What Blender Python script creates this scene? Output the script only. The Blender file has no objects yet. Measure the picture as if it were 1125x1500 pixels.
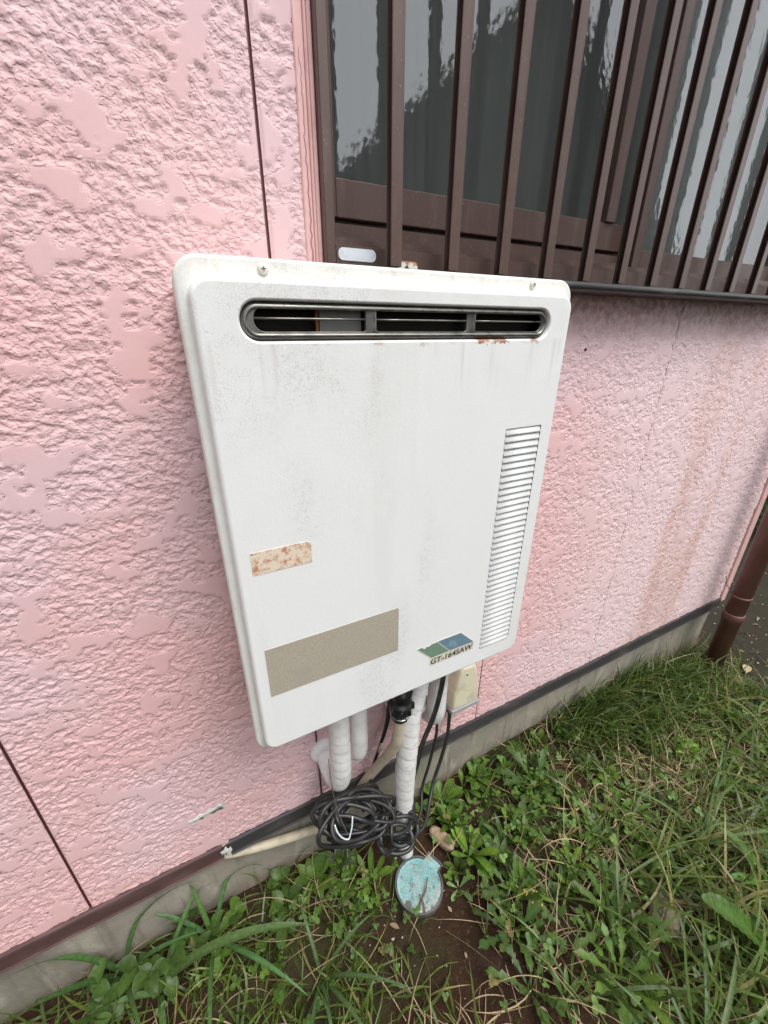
import bpy, bmesh, math, random
import numpy as np
from mathutils import Vector, Matrix

R = math.radians
scene = bpy.context.scene
col = scene.collection
random.seed(7)
rng = np.random.default_rng(11)

# ------------------------------------------------------------------ camera
cam_d = bpy.data.cameras.new('camera')
cam_d.sensor_fit = 'HORIZONTAL'
cam_d.sensor_width = 36.0
cam_d.lens = 598.0 / 1125.0 * 36.0
cam_d.clip_start = 0.02
cam_d.clip_end = 500
cam = bpy.data.objects.new('camera', cam_d)
col.objects.link(cam)
VX = Vector((0.89022634, -0.1839685, 0.41671652))
VD = Vector((-0.00108454, 0.91395948, 0.40580401))
VN = Vector((-0.45551716, -0.36170936, 0.81343128))
cam.matrix_world = Matrix((
    (VX[0], -VX[1], -VX[2], 0.0),
    (VN[0], -VN[1], -VN[2], -0.6),
    (-VD[0], VD[1], VD[2], 1.22),
    (0, 0, 0, 1)))
scene.camera = cam

# ------------------------------------------------------------------ sky, sun, exposure
SUN_EL, SUN_AZ = R(60), R(158)       # azimuth from +Y, clockwise seen from above: behind the camera, to the right
world = bpy.data.worlds.new('World')
scene.world = world
world.use_nodes = True
wn, wl = world.node_tree.nodes, world.node_tree.links
wn.clear()
sky = wn.new('ShaderNodeTexSky')
sky.sky_type = 'NISHITA'
sky.sun_disc = False
sky.sun_elevation = SUN_EL
sky.sun_rotation = SUN_AZ
sky.air_density = 1.0
sky.dust_density = 1.2
hs = wn.new('ShaderNodeHueSaturation')
hs.inputs['Saturation'].default_value = 0.28
bg = wn.new('ShaderNodeBackground')
bg.inputs['Strength'].default_value = 0.15
wo = wn.new('ShaderNodeOutputWorld')
wl.new(sky.outputs[0], hs.inputs['Color'])
oc = wn.new('ShaderNodeMix')                 # even cloud cover over the clear-sky gradient
oc.data_type = 'RGBA'
oc.inputs[0].default_value = 0.65
oc.inputs[7].default_value = (6.6, 6.8, 7.0, 1)
wl.new(hs.outputs[0], oc.inputs[6])
wl.new(oc.outputs[2], bg.inputs['Color'])
wl.new(bg.outputs[0], wo.inputs['Surface'])

sun_d = bpy.data.lights.new('sun', 'SUN')
sun_d.energy = 1.5
sun_d.angle = R(30)
sun_d.color = (1.0, 0.955, 0.91)
sun = bpy.data.objects.new('sun', sun_d)
col.objects.link(sun)
sdir = Vector((math.sin(SUN_AZ) * math.cos(SUN_EL), math.cos(SUN_AZ) * math.cos(SUN_EL), math.sin(SUN_EL)))
sun.rotation_euler = sdir.to_track_quat('Z', 'Y').to_euler()
sun.location = (2, -3, 5)

scene.view_settings.view_transform = 'Standard'
scene.view_settings.look = 'None'
scene.view_settings.gamma = 1.0
scene.view_settings.use_curve_mapping = False
scene.view_settings.exposure = 0.92
scene.render.engine = 'CYCLES'
scene.cycles.max_bounces = 8
scene.cycles.transparent_max_bounces = 12
scene.cycles.use_denoising = True

# ------------------------------------------------------------------ helpers
def lin(r, g, b):
    f = lambda c: c / 12.92 if c <= 0.04045 else ((c + 0.055) / 1.055) ** 2.4
    return (f(r / 255), f(g / 255), f(b / 255), 1)

class Mat:
    """small node-graph builder"""
    def __init__(self, name, color=(0.5, 0.5, 0.5), rough=0.6, metal=0.0, spec=0.5):
        self.m = bpy.data.materials.new(name)
        self.m.use_nodes = True
        self.t = self.m.node_tree
        self.n, self.l = self.t.nodes, self.t.links
        self.b = self.n['Principled BSDF']
        if len(color) == 3:
            color = (*color, 1)
        self.b.inputs['Base Color'].default_value = color
        self.b.inputs['Roughness'].default_value = rough
        self.b.inputs['Metallic'].default_value = metal
        self.b.inputs['Specular IOR Level'].default_value = spec
        self.tc = None
        self.cur = color
    def put(self, sock, v):
        if hasattr(v, 'is_linked'):
            self.l.new(v, sock)
        else:
            sock.default_value = v
    def coord(self, scale=(1, 1, 1), kind='Object'):
        if self.tc is None:
            self.tc = self.n.new('ShaderNodeTexCoord')
        mp = self.n.new('ShaderNodeMapping')
        mp.inputs['Scale'].default_value = scale
        self.l.new(self.tc.outputs[kind], mp.inputs['Vector'])
        return mp.outputs[0]
    def noise(self, scale, detail=3, rough=0.55, stretch=(1, 1, 1), dist=0.0):
        x = self.n.new('ShaderNodeTexNoise')
        x.inputs['Scale'].default_value = scale
        x.inputs['Detail'].default_value = detail
        x.inputs['Roughness'].default_value = rough
        x.inputs['Distortion'].default_value = dist
        self.l.new(self.coord(stretch), x.inputs['Vector'])
        return x.outputs['Fac']
    def voronoi(self, scale, feature='DISTANCE_TO_EDGE', stretch=(1, 1, 1), out='Distance'):
        x = self.n.new('ShaderNodeTexVoronoi')
        x.feature = feature
        x.inputs['Scale'].default_value = scale
        self.l.new(self.coord(stretch), x.inputs['Vector'])
        return x.outputs[out]
    def ramp(self, v, a, b, lo=0.0, hi=1.0):
        x = self.n.new('ShaderNodeMapRange')
        x.interpolation_type = 'SMOOTHSTEP'
        x.inputs['From Min'].default_value = a
        x.inputs['From Max'].default_value = b
        x.inputs['To Min'].default_value = lo
        x.inputs['To Max'].default_value = hi
        self.put(x.inputs['Value'], v)
        return x.outputs[0]
    def math(self, op, a, b=0.0):
        x = self.n.new('ShaderNodeMath')
        x.operation = op
        self.put(x.inputs[0], a)
        self.put(x.inputs[1], b)
        return x.outputs[0]
    def mul(self, a, b):
        return self.math('MULTIPLY', a, b)
    def axis(self, i):
        s = self.n.new('ShaderNodeSeparateXYZ')
        self.l.new(self.coord(), s.inputs[0])
        return s.outputs[i]
    def mix(self, fac, a, b):
        x = self.n.new('ShaderNodeMix')
        x.data_type = 'RGBA'
        self.put(x.inputs[0], fac)
        for s, v in ((x.inputs[6], a), (x.inputs[7], b)):
            if not hasattr(v, 'is_linked') and len(v) == 3:
                v = (*v, 1)
            self.put(s, v)
        return x.outputs[2]
    def over(self, fac, c):
        self.cur = self.mix(fac, self.cur, c)
        self.put(self.b.inputs['Base Color'], self.cur)
        return self
    def rough(self, v):
        self.put(self.b.inputs['Roughness'], v)
        return self
    def bump(self, h, dist=0.001, strength=1.0):
        x = self.n.new('ShaderNodeBump')
        x.inputs['Strength'].default_value = strength
        x.inputs['Distance'].default_value = dist
        self.put(x.inputs['Height'], h)
        old = self.b.inputs['Normal']
        if old.is_linked:
            self.l.new(old.links[0].from_socket, x.inputs['Normal'])
        self.l.new(x.outputs[0], old)
        return self
    def attr(self, name):
        a = self.n.new('ShaderNodeAttribute')
        a.attribute_name = name
        return a

def link(o, parent=None):
    col.objects.link(o)
    if parent is not None:
        o.parent = parent
    return o

def base_of(o):
    p = Vector((0, 0, 0))
    while o is not None:
        p += o.location
        o = o.parent
    return p

def tag(o, label=None, cat=None, group=None, kind=None):
    if label: o['label'] = label
    if cat: o['category'] = cat
    if group: o['group'] = group
    if kind: o['kind'] = kind
    return o

def thing(name, label, cat, loc=(0, 0, 0), group=None):
    o = bpy.data.objects.new(name, None)
    o.empty_display_size = 0.05
    o.location = loc
    link(o)
    return tag(o, label, cat, group)

def mesh(name, verts, faces, mat, parent=None, smooth=False, loc=None):
    """verts in world coordinates; stored relative to the parent (or to loc)"""
    v = np.asarray(verts, dtype=np.float64)
    off = np.array(base_of(parent)) if parent is not None else np.zeros(3)
    if loc is not None:
        off = off + (np.array(loc) - off)
    v = v - off
    me = bpy.data.meshes.new(name)
    me.from_pydata(v.tolist(), [], faces)
    if smooth:
        me.polygons.foreach_set('use_smooth', [True] * len(me.polygons))
    me.update()
    o = bpy.data.objects.new(name, me)
    if loc is not None:
        o.location = Vector(loc) - (base_of(parent) if parent is not None else Vector((0, 0, 0)))
    me.materials.append(mat.m if isinstance(mat, Mat) else mat)
    return link(o, parent)

def from_bm(name, bm, mat, parent=None, loc=None, smooth=False):
    bmesh.ops.recalc_face_normals(bm, faces=bm.faces)
    off = Vector(loc) if loc is not None else (base_of(parent) if parent is not None else Vector((0, 0, 0)))
    bmesh.ops.translate(bm, verts=bm.verts, vec=-off)
    me = bpy.data.meshes.new(name)
    bm.to_mesh(me)
    bm.free()
    if smooth:
        me.polygons.foreach_set('use_smooth', [True] * len(me.polygons))
    o = bpy.data.objects.new(name, me)
    if loc is not None:
        o.location = Vector(loc) - (base_of(parent) if parent is not None else Vector((0, 0, 0)))
    me.materials.append(mat.m if isinstance(mat, Mat) else mat)
    return link(o, parent)

def box_bm(bm, x0, x1, y0, y1, z0, z1, bev=0.0, seg=1):
    r = bmesh.ops.create_cube(bm, size=1.0)
    vs = r['verts']
    for v in vs:
        v.co = Vector(((x0 + x1) / 2 + v.co.x * (x1 - x0), (y0 + y1) / 2 + v.co.y * (y1 - y0), (z0 + z1) / 2 + v.co.z * (z1 - z0)))
    if bev > 0:
        es = list({e for v in vs for e in v.link_edges})
        bmesh.ops.bevel(bm, geom=es, offset=bev, segments=seg, affect='EDGES', profile=0.5)

def box(name, x0, x1, y0, y1, z0, z1, mat, parent=None, bev=0.0, loc=None, seg=1):
    bm = bmesh.new()
    box_bm(bm, x0, x1, y0, y1, z0, z1, bev, seg)
    return from_bm(name, bm, mat, parent, loc)

def extrude_x(name, prof, x0, x1, mat, parent=None, cap=True, loc=None, smooth=False):
    """closed (y,z) profile swept along x"""
    n = len(prof)
    vs = [(x0, y, z) for y, z in prof] + [(x1, y, z) for y, z in prof]
    fs = [(i, (i + 1) % n, n + (i + 1) % n, n + i) for i in range(n)]
    if cap:
        fs += [tuple(range(n - 1, -1, -1)), tuple(range(n, 2 * n))]
    bm = bmesh.new()
    bv = [bm.verts.new(v) for v in vs]
    for f in fs:
        bm.faces.new([bv[i] for i in f])
    return from_bm(name, bm, mat, parent, loc, smooth)

def catmull(pts, per=8):
    p = [np.array(q, float) for q in pts]
    p = [2 * p[0] - p[1]] + p + [2 * p[-1] - p[-2]]
    out = []
    for i in range(1, len(p) - 2):
        for t in np.linspace(0, 1, per, endpoint=False):
            a, b, c, d = p[i - 1:i + 3]
            out.append(0.5 * ((2 * b) + (c - a) * t + (2 * a - 5 * b + 4 * c - d) * t ** 2 + (3 * b - a - 3 * c + d) * t ** 3))
    out.append(p[-2])
    return np.array(out)

def tube_geo(pts, rad, seg=10, rfun=None, cap=True):
    pts = np.asarray(pts, float)
    n = len(pts)
    tan = np.gradient(pts, axis=0)
    tan /= np.linalg.norm(tan, axis=1)[:, None] + 1e-12
    up = np.array([0, 0, 1.0]) if abs(tan[0][2]) < 0.9 else np.array([0, 1.0, 0])
    nrm = np.cross(tan[0], up); nrm /= np.linalg.norm(nrm)
    rad = np.full(n, rad) if np.isscalar(rad) else np.asarray(rad)
    s = np.concatenate([[0], np.cumsum(np.linalg.norm(np.diff(pts, axis=0), axis=1))])
    V, F = [], []
    for i in range(n):
        nrm = nrm - tan[i] * np.dot(nrm, tan[i]); nrm /= np.linalg.norm(nrm)
        bi = np.cross(tan[i], nrm)
        for k in range(seg):
            a = 2 * math.pi * k / seg
            r = rad[i] * (rfun(s[i], a) if rfun else 1.0)
            V.append(pts[i] + (math.cos(a) * nrm + math.sin(a) * bi) * r)
    for i in range(n - 1):
        for k in range(seg):
            k2 = (k + 1) % seg
            F.append((i * seg + k, i * seg + k2, (i + 1) * seg + k2, (i + 1) * seg + k))
    if cap:
        F.append(tuple(range(seg - 1, -1, -1)))
        F.append(tuple(range((n - 1) * seg, n * seg)))
    return V, F

def tube(name, ctrl, rad, mat, parent=None, seg=10, per=8, rfun=None, loc=None):
    pts = catmull(ctrl, per)
    if not np.isscalar(rad):
        rad = np.interp(np.linspace(0, 1, len(pts)), np.linspace(0, 1, len(rad)), rad)
    V, F = tube_geo(pts, rad, seg, rfun)
    return mesh(name, V, F, mat, parent, True, loc)

def lathe(name, prof, centre, axis, mat, parent=None, seg=24):
    """prof: (radius, along) pairs around axis through centre"""
    axis = Vector(axis).normalized()
    q = Vector((0, 0, 1)).rotation_difference(axis)
    V, F = [], []
    for r, h in prof:
        for k in range(seg):
            a = 2 * math.pi * k / seg
            V.append(Vector(centre) + q @ Vector((r * math.cos(a), r * math.sin(a), h)))
    for i in range(len(prof) - 1):
        for k in range(seg):
            F.append((i * seg + k, i * seg + (k + 1) % seg, (i + 1) * seg + (k + 1) % seg, (i + 1) * seg + k))
    F.append(tuple(range(seg - 1, -1, -1)))
    F.append(tuple(range((len(prof) - 1) * seg, len(prof) * seg)))
    return mesh(name, V, F, mat, parent, True)

# gradient noise on arrays
_perm = rng.permutation(512)
_perm = np.concatenate([_perm, _perm, _perm])
_ga = rng.random(512) * 2 * np.pi
_gx, _gy = np.cos(_ga), np.sin(_ga)
def perlin(x, y):
    xi, yi = np.floor(x).astype(int), np.floor(y).astype(int)
    xf, yf = x - xi, y - yi
    xi &= 511; yi &= 511
    u, v = xf ** 3 * (xf * (xf * 6 - 15) + 10), yf ** 3 * (yf * (yf * 6 - 15) + 10)
    def g(ix, iy, dx, dy):
        h = _perm[_perm[ix & 511] + (iy & 511)] & 511
        return _gx[h] * dx + _gy[h] * dy
    n00 = g(xi, yi, xf, yf); n10 = g(xi + 1, yi, xf - 1, yf)
    n01 = g(xi, yi + 1, xf, yf - 1); n11 = g(xi + 1, yi + 1, xf - 1, yf - 1)
    a = n00 + u * (n10 - n00); b = n01 + u * (n11 - n01)
    return (a + v * (b - a)) * 1.5
def fbm(x, y, o=3, g=0.5):
    s, a = 0, 1.0
    for i in range(o):
        s = s + a * perlin(x * 2 ** i + 17.3 * i, y * 2 ** i + 9.1 * i)
        a *= g
    return s
def sstep(a, b, x):
    t = np.clip((x - a) / (b - a), 0, 1)
    return t * t * (3 - 2 * t)

# ------------------------------------------------------------------ materials
M = {}
m = Mat('pink_siding_paint', (0.735, 0.468, 0.465), 0.78, spec=0.22)
m.over(m.ramp(m.noise(2.2, 2), 0.40, 0.60), (0.72, 0.515, 0.54))
m.over(m.mul(m.ramp(m.noise(60, 3), 0.5, 0.75), 0.35), (0.66, 0.42, 0.425))
m.over(m.mul(m.ramp(m.axis(0), 0.6, 1.2), 0.8), (0.80, 0.625, 0.64))  # paler toward the right: stronger light there put into the wall colour
# rust-coloured runs below the right end of the window, and a mottled darker band right under the sill
zz, xx = m.axis(2), m.axis(0)
run = m.ramp(m.noise(9, 3, stretch=(1, 1, 0.12), dist=0.6), 0.45, 0.68)
reg = m.mul(m.ramp(xx, 1.16, 1.30), m.ramp(xx, 1.62, 1.44))
m.over(m.mul(m.mul(run, reg), m.ramp(m.noise(30, 3), 0.3, 0.7, 0.3, 0.7)), (0.55, 0.32, 0.25))
sill_band = m.mul(m.ramp(m.math('ADD', zz, m.mul(m.noise(14, 3), 0.09)), 1.235, 1.32), m.ramp(xx, 0.2, 0.26))
m.over(m.mul(sill_band, m.ramp(m.noise(70, 3), 0.35, 0.65, 0.15, 0.75)), (0.30, 0.19, 0.17))
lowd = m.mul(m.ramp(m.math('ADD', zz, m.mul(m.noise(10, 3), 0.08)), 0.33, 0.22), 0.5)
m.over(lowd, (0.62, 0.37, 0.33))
rough_part = m.math('SUBTRACT', 1.0, m.attr('island').outputs['Fac'])
crumb = m.ramp(m.noise(175, 1.5, 0.5, stretch=(0.88, 1, 1.1), dist=0.2), 0.40, 0.60)
m.bump(m.mul(crumb, rough_part), 0.0009, 0.8)
m.bump(m.mul(m.noise(330, 2, 0.5), rough_part), 0.0010, 0.7)
m.bump(m.noise(700, 3), 0.0004, 0.35)
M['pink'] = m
M['joint'] = Mat('joint_sealant', (0.40, 0.20, 0.21), 0.7)
m = Mat('smooth_pink_render', (0.72, 0.46, 0.445), 0.6)
m.over(m.ramp(m.noise(25, 4), 0.45, 0.75), (0.60, 0.36, 0.34)).bump(m.noise(150, 3), 0.0008, 0.5)
M['pinktrim'] = m
m = Mat('aged_concrete', (0.30, 0.275, 0.225), 0.9, spec=0.2)
m.over(m.ramp(m.noise(6, 5), 0.4, 0.7), (0.22, 0.20, 0.165))
m.over(m.mul(m.ramp(m.noise(22, 5, stretch=(1, 1, 0.4)), 0.52, 0.7), 0.7), (0.40, 0.375, 0.31))
m.over(m.mul(m.ramp(m.noise(35, 4, 0.6, stretch=(1, 1, 0.08), dist=0.4), 0.54, 0.68), 0.55), (0.15, 0.135, 0.105))
m.over(m.mul(m.ramp(m.noise(260, 3, 0.7), 0.58, 0.70), 0.6), (0.14, 0.125, 0.10))
m.over(m.mul(m.ramp(m.noise(5, 3), 0.55, 0.68), 0.5), (0.20, 0.205, 0.145))
m.over(m.mul(m.ramp(m.math('ADD', m.axis(2), m.mul(m.noise(12, 4), 0.1)), 0.10, 0.03), 0.65), (0.17, 0.115, 0.075))
m.bump(m.noise(90, 5), 0.002, 0.6).bump(m.noise(500, 2), 0.0006, 0.5)
M['concrete'] = m
m = Mat('brown_flashing', (0.085, 0.045, 0.045), 0.45)
m.over(m.ramp(m.noise(30, 4, stretch=(0.3, 1, 1)), 0.5, 0.7), (0.13, 0.075, 0.07))
M['flash_brown'] = m
m = Mat('charcoal_flashing', (0.045, 0.042, 0.045), 0.4)
m.over(m.ramp(m.noise(40, 4, stretch=(0.3, 1, 1)), 0.5, 0.75), (0.085, 0.075, 0.075))
M['flash_grey'] = m
m = Mat('bronze_aluminium', (0.098, 0.062, 0.053), 0.34, 0.10)
m.over(m.mul(m.ramp(m.noise(45, 5, stretch=(1, 1, 0.15)), 0.5, 0.75), 0.6), (0.14, 0.10, 0.088))
m.over(m.mul(m.ramp(m.noise(300, 3), 0.64, 0.72), 0.5), (0.25, 0.21, 0.18))
m.bump(m.noise(700, 2), 0.0002, 0.4)
M['bronze'] = m
m = Mat('sill_nose_metal', (0.035, 0.034, 0.035), 0.4, 0.3)
m.over(m.mul(m.ramp(m.noise(60, 4, stretch=(0.2, 1, 1)), 0.5, 0.7), 0.5), (0.12, 0.12, 0.11))
M['sill'] = m

def glass_mat(name, tint, frost):
    g = bpy.data.materials.new(name)
    g.use_nodes = True
    n, l = g.node_tree.nodes, g.node_tree.links
    n.clear()
    out = n.new('ShaderNodeOutputMaterial')
    tr = n.new('ShaderNodeBsdfTransparent'); tr.inputs[0].default_value = (*tint, 1)
    df = n.new('ShaderNodeBsdfTranslucent'); df.inputs[0].default_value = (0.7, 0.72, 0.72, 1)
    dd = n.new('ShaderNodeBsdfDiffuse'); dd.inputs[0].default_value = (0.55, 0.58, 0.58, 1)
    gl = n.new('ShaderNodeBsdfGlossy'); gl.inputs['Roughness'].default_value = 0.0
    fr = n.new('ShaderNodeFresnel'); fr.inputs[0].default_value = 2.25
    tc = n.new('ShaderNodeTexCoord')
    mp = n.new('ShaderNodeMapping'); mp.inputs['Scale'].default_value = (1, 1, 0.8)
    l.new(tc.outputs['Object'], mp.inputs[0])
    n1 = n.new('ShaderNodeTexNoise'); n1.inputs['Scale'].default_value = 105; n1.inputs['Detail'].default_value = 0.6
    l.new(mp.outputs[0], n1.inputs['Vector'])
    n2 = n.new('ShaderNodeTexNoise'); n2.inputs['Scale'].default_value = 600; n2.inputs['Detail'].default_value = 1
    l.new(tc.outputs['Object'], n2.inputs['Vector'])
    b1 = n.new('ShaderNodeBump'); b1.inputs['Distance'].default_value = 0.00016; b1.inputs['Strength'].default_value = 1.0
    b2 = n.new('ShaderNodeBump'); b2.inputs['Distance'].default_value = 0.000015; b2.inputs['Strength'].default_value = 1.0
    l.new(n1.outputs['Fac'], b1.inputs['Height']); l.new(n2.outputs['Fac'], b2.inputs['Height'])
    l.new(b1.outputs[0], b2.inputs['Normal'])
    l.new(b2.outputs[0], gl.inputs['Normal'])
    l.new(b2.outputs[0], fr.inputs['Normal'])
    a = n.new('ShaderNodeMixShader'); a.inputs[0].default_value = 0.5
    l.new(df.outputs[0], a.inputs[1]); l.new(dd.outputs[0], a.inputs[2])
    b = n.new('ShaderNodeMixShader'); b.inputs[0].default_value = frost
    l.new(tr.outputs[0], b.inputs[1]); l.new(a.outputs[0], b.inputs[2])
    c = n.new('ShaderNodeMixShader')
    l.new(fr.outputs[0], c.inputs[0]); l.new(b.outputs[0], c.inputs[1]); l.new(gl.outputs[0], c.inputs[2])
    l.new(c.outputs[0], out.inputs['Surface'])
    return g
M['glass'] = glass_mat('patterned_window_glass', (0.84, 0.87, 0.86), 0.13)

# ------------------------------------------------------------------ the ground
def ground_z(x, y):
    x = np.asarray(x, float); y = np.asarray(y, float)
    z = 0.012 * perlin(x * 2.3, y * 2.3) + 0.006 * perlin(x * 7, y * 7)
    z = z - 0.028 * np.exp(-(((x - 0.33) / 0.30) ** 2 + ((y + 0.13) / 0.20) ** 2))
    z = z + 0.035 * np.exp(-(((x - 0.95) / 0.45) ** 2 + ((y + 0.02) / 0.12) ** 2))
    z = z - 0.03 * sstep(1.45, 1.75, x)
    far = sstep(3.0, 6.0, np.hypot(x, y))
    return z * (1 - far) - 0.02 * far

m = Mat('damp_brown_soil', (0.040, 0.021, 0.012), 0.95, spec=0.15)
m.over(m.ramp(m.noise(9, 4), 0.4, 0.68), (0.032, 0.018, 0.012))
m.over(m.mul(m.ramp(m.noise(130, 3), 0.6, 0.72), 0.7), (0.11, 0.075, 0.048))
m.over(m.mul(m.ramp(m.noise(2.2, 3), 0.5, 0.62), 0.6), (0.045, 0.048, 0.020))
m.over(m.mul(m.ramp(m.axis(0), 1.5, 1.8), 0.8), (0.035, 0.033, 0.024))
m.bump(m.noise(45, 5), 0.012, 0.8).bump(m.noise(220, 4), 0.004, 0.7)
M['soil'] = m
def build_ground():
    ax = np.concatenate([np.linspace(-60, -3, 12), np.linspace(-2, -0.75, 12), np.arange(-0.7, 2.6, 0.02), np.linspace(2.8, 6, 14), np.linspace(8, 60, 12)])
    ay = np.concatenate([np.linspace(-60, -4, 12), np.linspace(-3, -1.35, 12), np.arange(-1.3, 0.7, 0.02), np.linspace(0.8, 4, 12), np.linspace(6, 60, 12)])
    X, Y = np.meshgrid(ax, ay, indexing='ij')
    Z = ground_z(X, Y)
    fine = (np.abs(X - 0.9) < 1.8) & (np.abs(Y + 0.3) < 1.1)
    Z = Z + np.where(fine, 0.004 * fbm(X * 22, Y * 22, 3), 0)
    ny = len(ay)
    V = np.stack([X, Y, Z], -1).reshape(-1, 3)
    i, j = np.meshgrid(np.arange(len(ax) - 1), np.arange(ny - 1), indexing='ij')
    a = (i * ny + j).ravel()
    F = np.stack([a, a + ny, a + ny + 1, a + 1], 1)
    o = mesh('ground', V, F.tolist(), M['soil'], None, True)
    tag(o, 'dark damp brown soil under the weeds along the house', kind='structure')
build_ground()

# ------------------------------------------------------------------ house wall
WIN = (0.2136, 1.50, 1.283, 2.25)      # opening x0,x1,z0,z1
house = thing('house_wall', 'pink textured house wall on a concrete footing, window at its top', 'wall', (0.0, 0.0, 0.0))

def relief(x, z):
    """trowelled render: flat raised islands in a crumbled ground, metres"""
    wx = x + 0.006 * perlin(x * 38, z * 46) + 0.0022 * perlin(x * 150 + 5, z * 150)
    wz = z + 0.005 * perlin(x * 38 + 40, z * 46 + 7) + 0.0022 * perlin(x * 150, z * 150 + 31)
    low = fbm(wx / 0.062, wz / 0.046, 2, 0.6)
    mid = fbm(wx / 0.0195, wz / 0.0142, 3, 0.6)
    fine = fbm(wx / 0.0075, wz / 0.0055, 2, 0.6)
    plat = sstep(0.0, 0.07, low + 0.36 * mid - 0.22)
    c1 = fbm(wx / 0.0155 + 3.1, wz / 0.0120 + 8.7, 2, 0.55)
    c2 = perlin(wx / 0.0078 + 13.1, wz / 0.0068 + 1.7)
    rough = 0.0012 * sstep(-0.18, 0.18, c1) + 0.0009 * sstep(-0.22, 0.22, c2) + 0.0004 * mid - 0.0009
    rough = np.minimum(rough, 0.0013)
    return rough * (1 - plat) + (0.0015 + 0.0002 * low) * plat, plat

def siding(x0, x1, z0, z1, dx, zs):
    nx = max(2, int(round((x1 - x0) / dx)) + 1)
    xs = np.linspace(x0, x1, nx)
    X, Z = np.meshgrid(xs, zs, indexing='ij')
    H, PL = relief(X, Z)
    edge = np.minimum(X - x0, x1 - X)
    H = H * sstep(0, 0.004, edge)
    Y = -H
    Y = np.where(edge < 1e-6, 0.002, Y)
    V = np.stack([X, Y, Z], -1).reshape(-1, 3)
    nz = len(zs)
    i, j = np.meshgrid(np.arange(nx - 1), np.arange(nz - 1), indexing='ij')
    a = (i * nz + j)
    cx, cz = (X[:-1, :-1] + X[1:, 1:]) / 2, (Z[:-1, :-1] + Z[1:, 1:]) / 2
    keep = ~((cx > WIN[0] + 0.002) & (cx < WIN[1] - 0.002) & (cz > WIN[2] + 0.01) & (cz < WIN[3]))
    a = a[keep].ravel()
    F = np.stack([a, a + nz, a + nz + 1, a + 1], 1)
    # side edges turned back into the joint
    k = len(V)
    back = []
    for ii in (0, nx - 1):
        back.append(np.stack([X[ii], np.full(nz, 0.014), Z[ii]], 1))
    V = np.concatenate([V] + back)
    ext = []
    for q, ii in enumerate((0, nx - 1)):
        for j in range(nz - 1):
            if WIN[0] < X[ii, 0] < WIN[1] and WIN[2] < zs[j] + 0.004 and zs[j] < WIN[3]:
                continue
            f = [ii * nz + j, ii * nz + j + 1, k + q * nz + j + 1, k + q * nz + j]
            ext.append(f if q else f[::-1])
    used = np.unique(np.concatenate([F.ravel(), np.array(ext).ravel()]))
    remap = -np.ones(len(V), int); remap[used] = np.arange(len(used))
    F = remap[np.concatenate([F, np.array(ext)])]
    V = V[used]
    PL = np.concatenate([PL.ravel(), np.ones(2 * nz)])[used]
    me = bpy.data.meshes.new('siding_panel')
    off = np.array(base_of(house))
    me.vertices.add(len(V)); me.vertices.foreach_set('co', (V - off).ravel())
    me.loops.add(F.size); me.loops.foreach_set('vertex_index', F.ravel())
    me.polygons.add(len(F)); me.polygons.foreach_set('loop_start', np.arange(0, F.size, 4))
    me.polygons.foreach_set('use_smooth', np.ones(len(F), bool))
    at = me.attributes.new('island', 'FLOAT', 'POINT'); at.data.foreach_set('value', PL.astype(np.float32))
    me.update(); me.validate()
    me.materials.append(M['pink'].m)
    link(bpy.data.objects.new('siding_panel', me), house)

zc = np.concatenate([np.arange(0.225, 1.75, 0.02), np.linspace(1.75, 2.6, 30)])
zs_f = np.concatenate([np.arange(0.225, 1.66, 0.0021), np.linspace(1.66, 2.6, 60)])
zs_m = np.concatenate([np.arange(0.225, 1.32, 0.003), np.linspace(1.32, 2.6, 60)])
zs_r = np.concatenate([np.arange(0.225, 1.32, 0.0036), np.linspace(1.32, 2.6, 60)])
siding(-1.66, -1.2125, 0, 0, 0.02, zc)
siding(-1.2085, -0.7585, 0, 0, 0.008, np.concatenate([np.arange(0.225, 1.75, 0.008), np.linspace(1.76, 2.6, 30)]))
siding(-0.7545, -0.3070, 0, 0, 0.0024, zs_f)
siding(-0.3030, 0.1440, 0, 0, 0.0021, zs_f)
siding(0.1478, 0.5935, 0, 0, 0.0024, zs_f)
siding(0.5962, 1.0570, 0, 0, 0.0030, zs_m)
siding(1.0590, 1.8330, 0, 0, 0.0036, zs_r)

# backing behind the panels (shows only in the joints)
bm = bmesh.new()
box_bm(bm, -1.70, WIN[0] - 0.002, 0.010, 0.10, 0.21, 2.6)
box_bm(bm, WIN[0] - 0.002, WIN[1] + 0.002, 0.010, 0.10, 0.21, WIN[2] - 0.001)
box_bm(bm, WIN[0] - 0.002, WIN[1] + 0.002, 0.010, 0.10, WIN[3] + 0.001, 2.6)
box_bm(bm, WIN[1] + 0.002, 1.832, 0.010, 0.10, 0.21, 2.6)
from_bm('backing', bm, M['joint'], house)
# outside corner strip
bm = bmesh.new()
box_bm(bm, 1.8352, 1.872, -0.006, 0.12, 0.216, 2.6, 0.002)
from_bm('corner_trim', bm, M['pinktrim'], house)
box('side_wall', 1.72, 1.868, 0.122, 3.0, 0.21, 2.6, M['pinktrim'], house)
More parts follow.
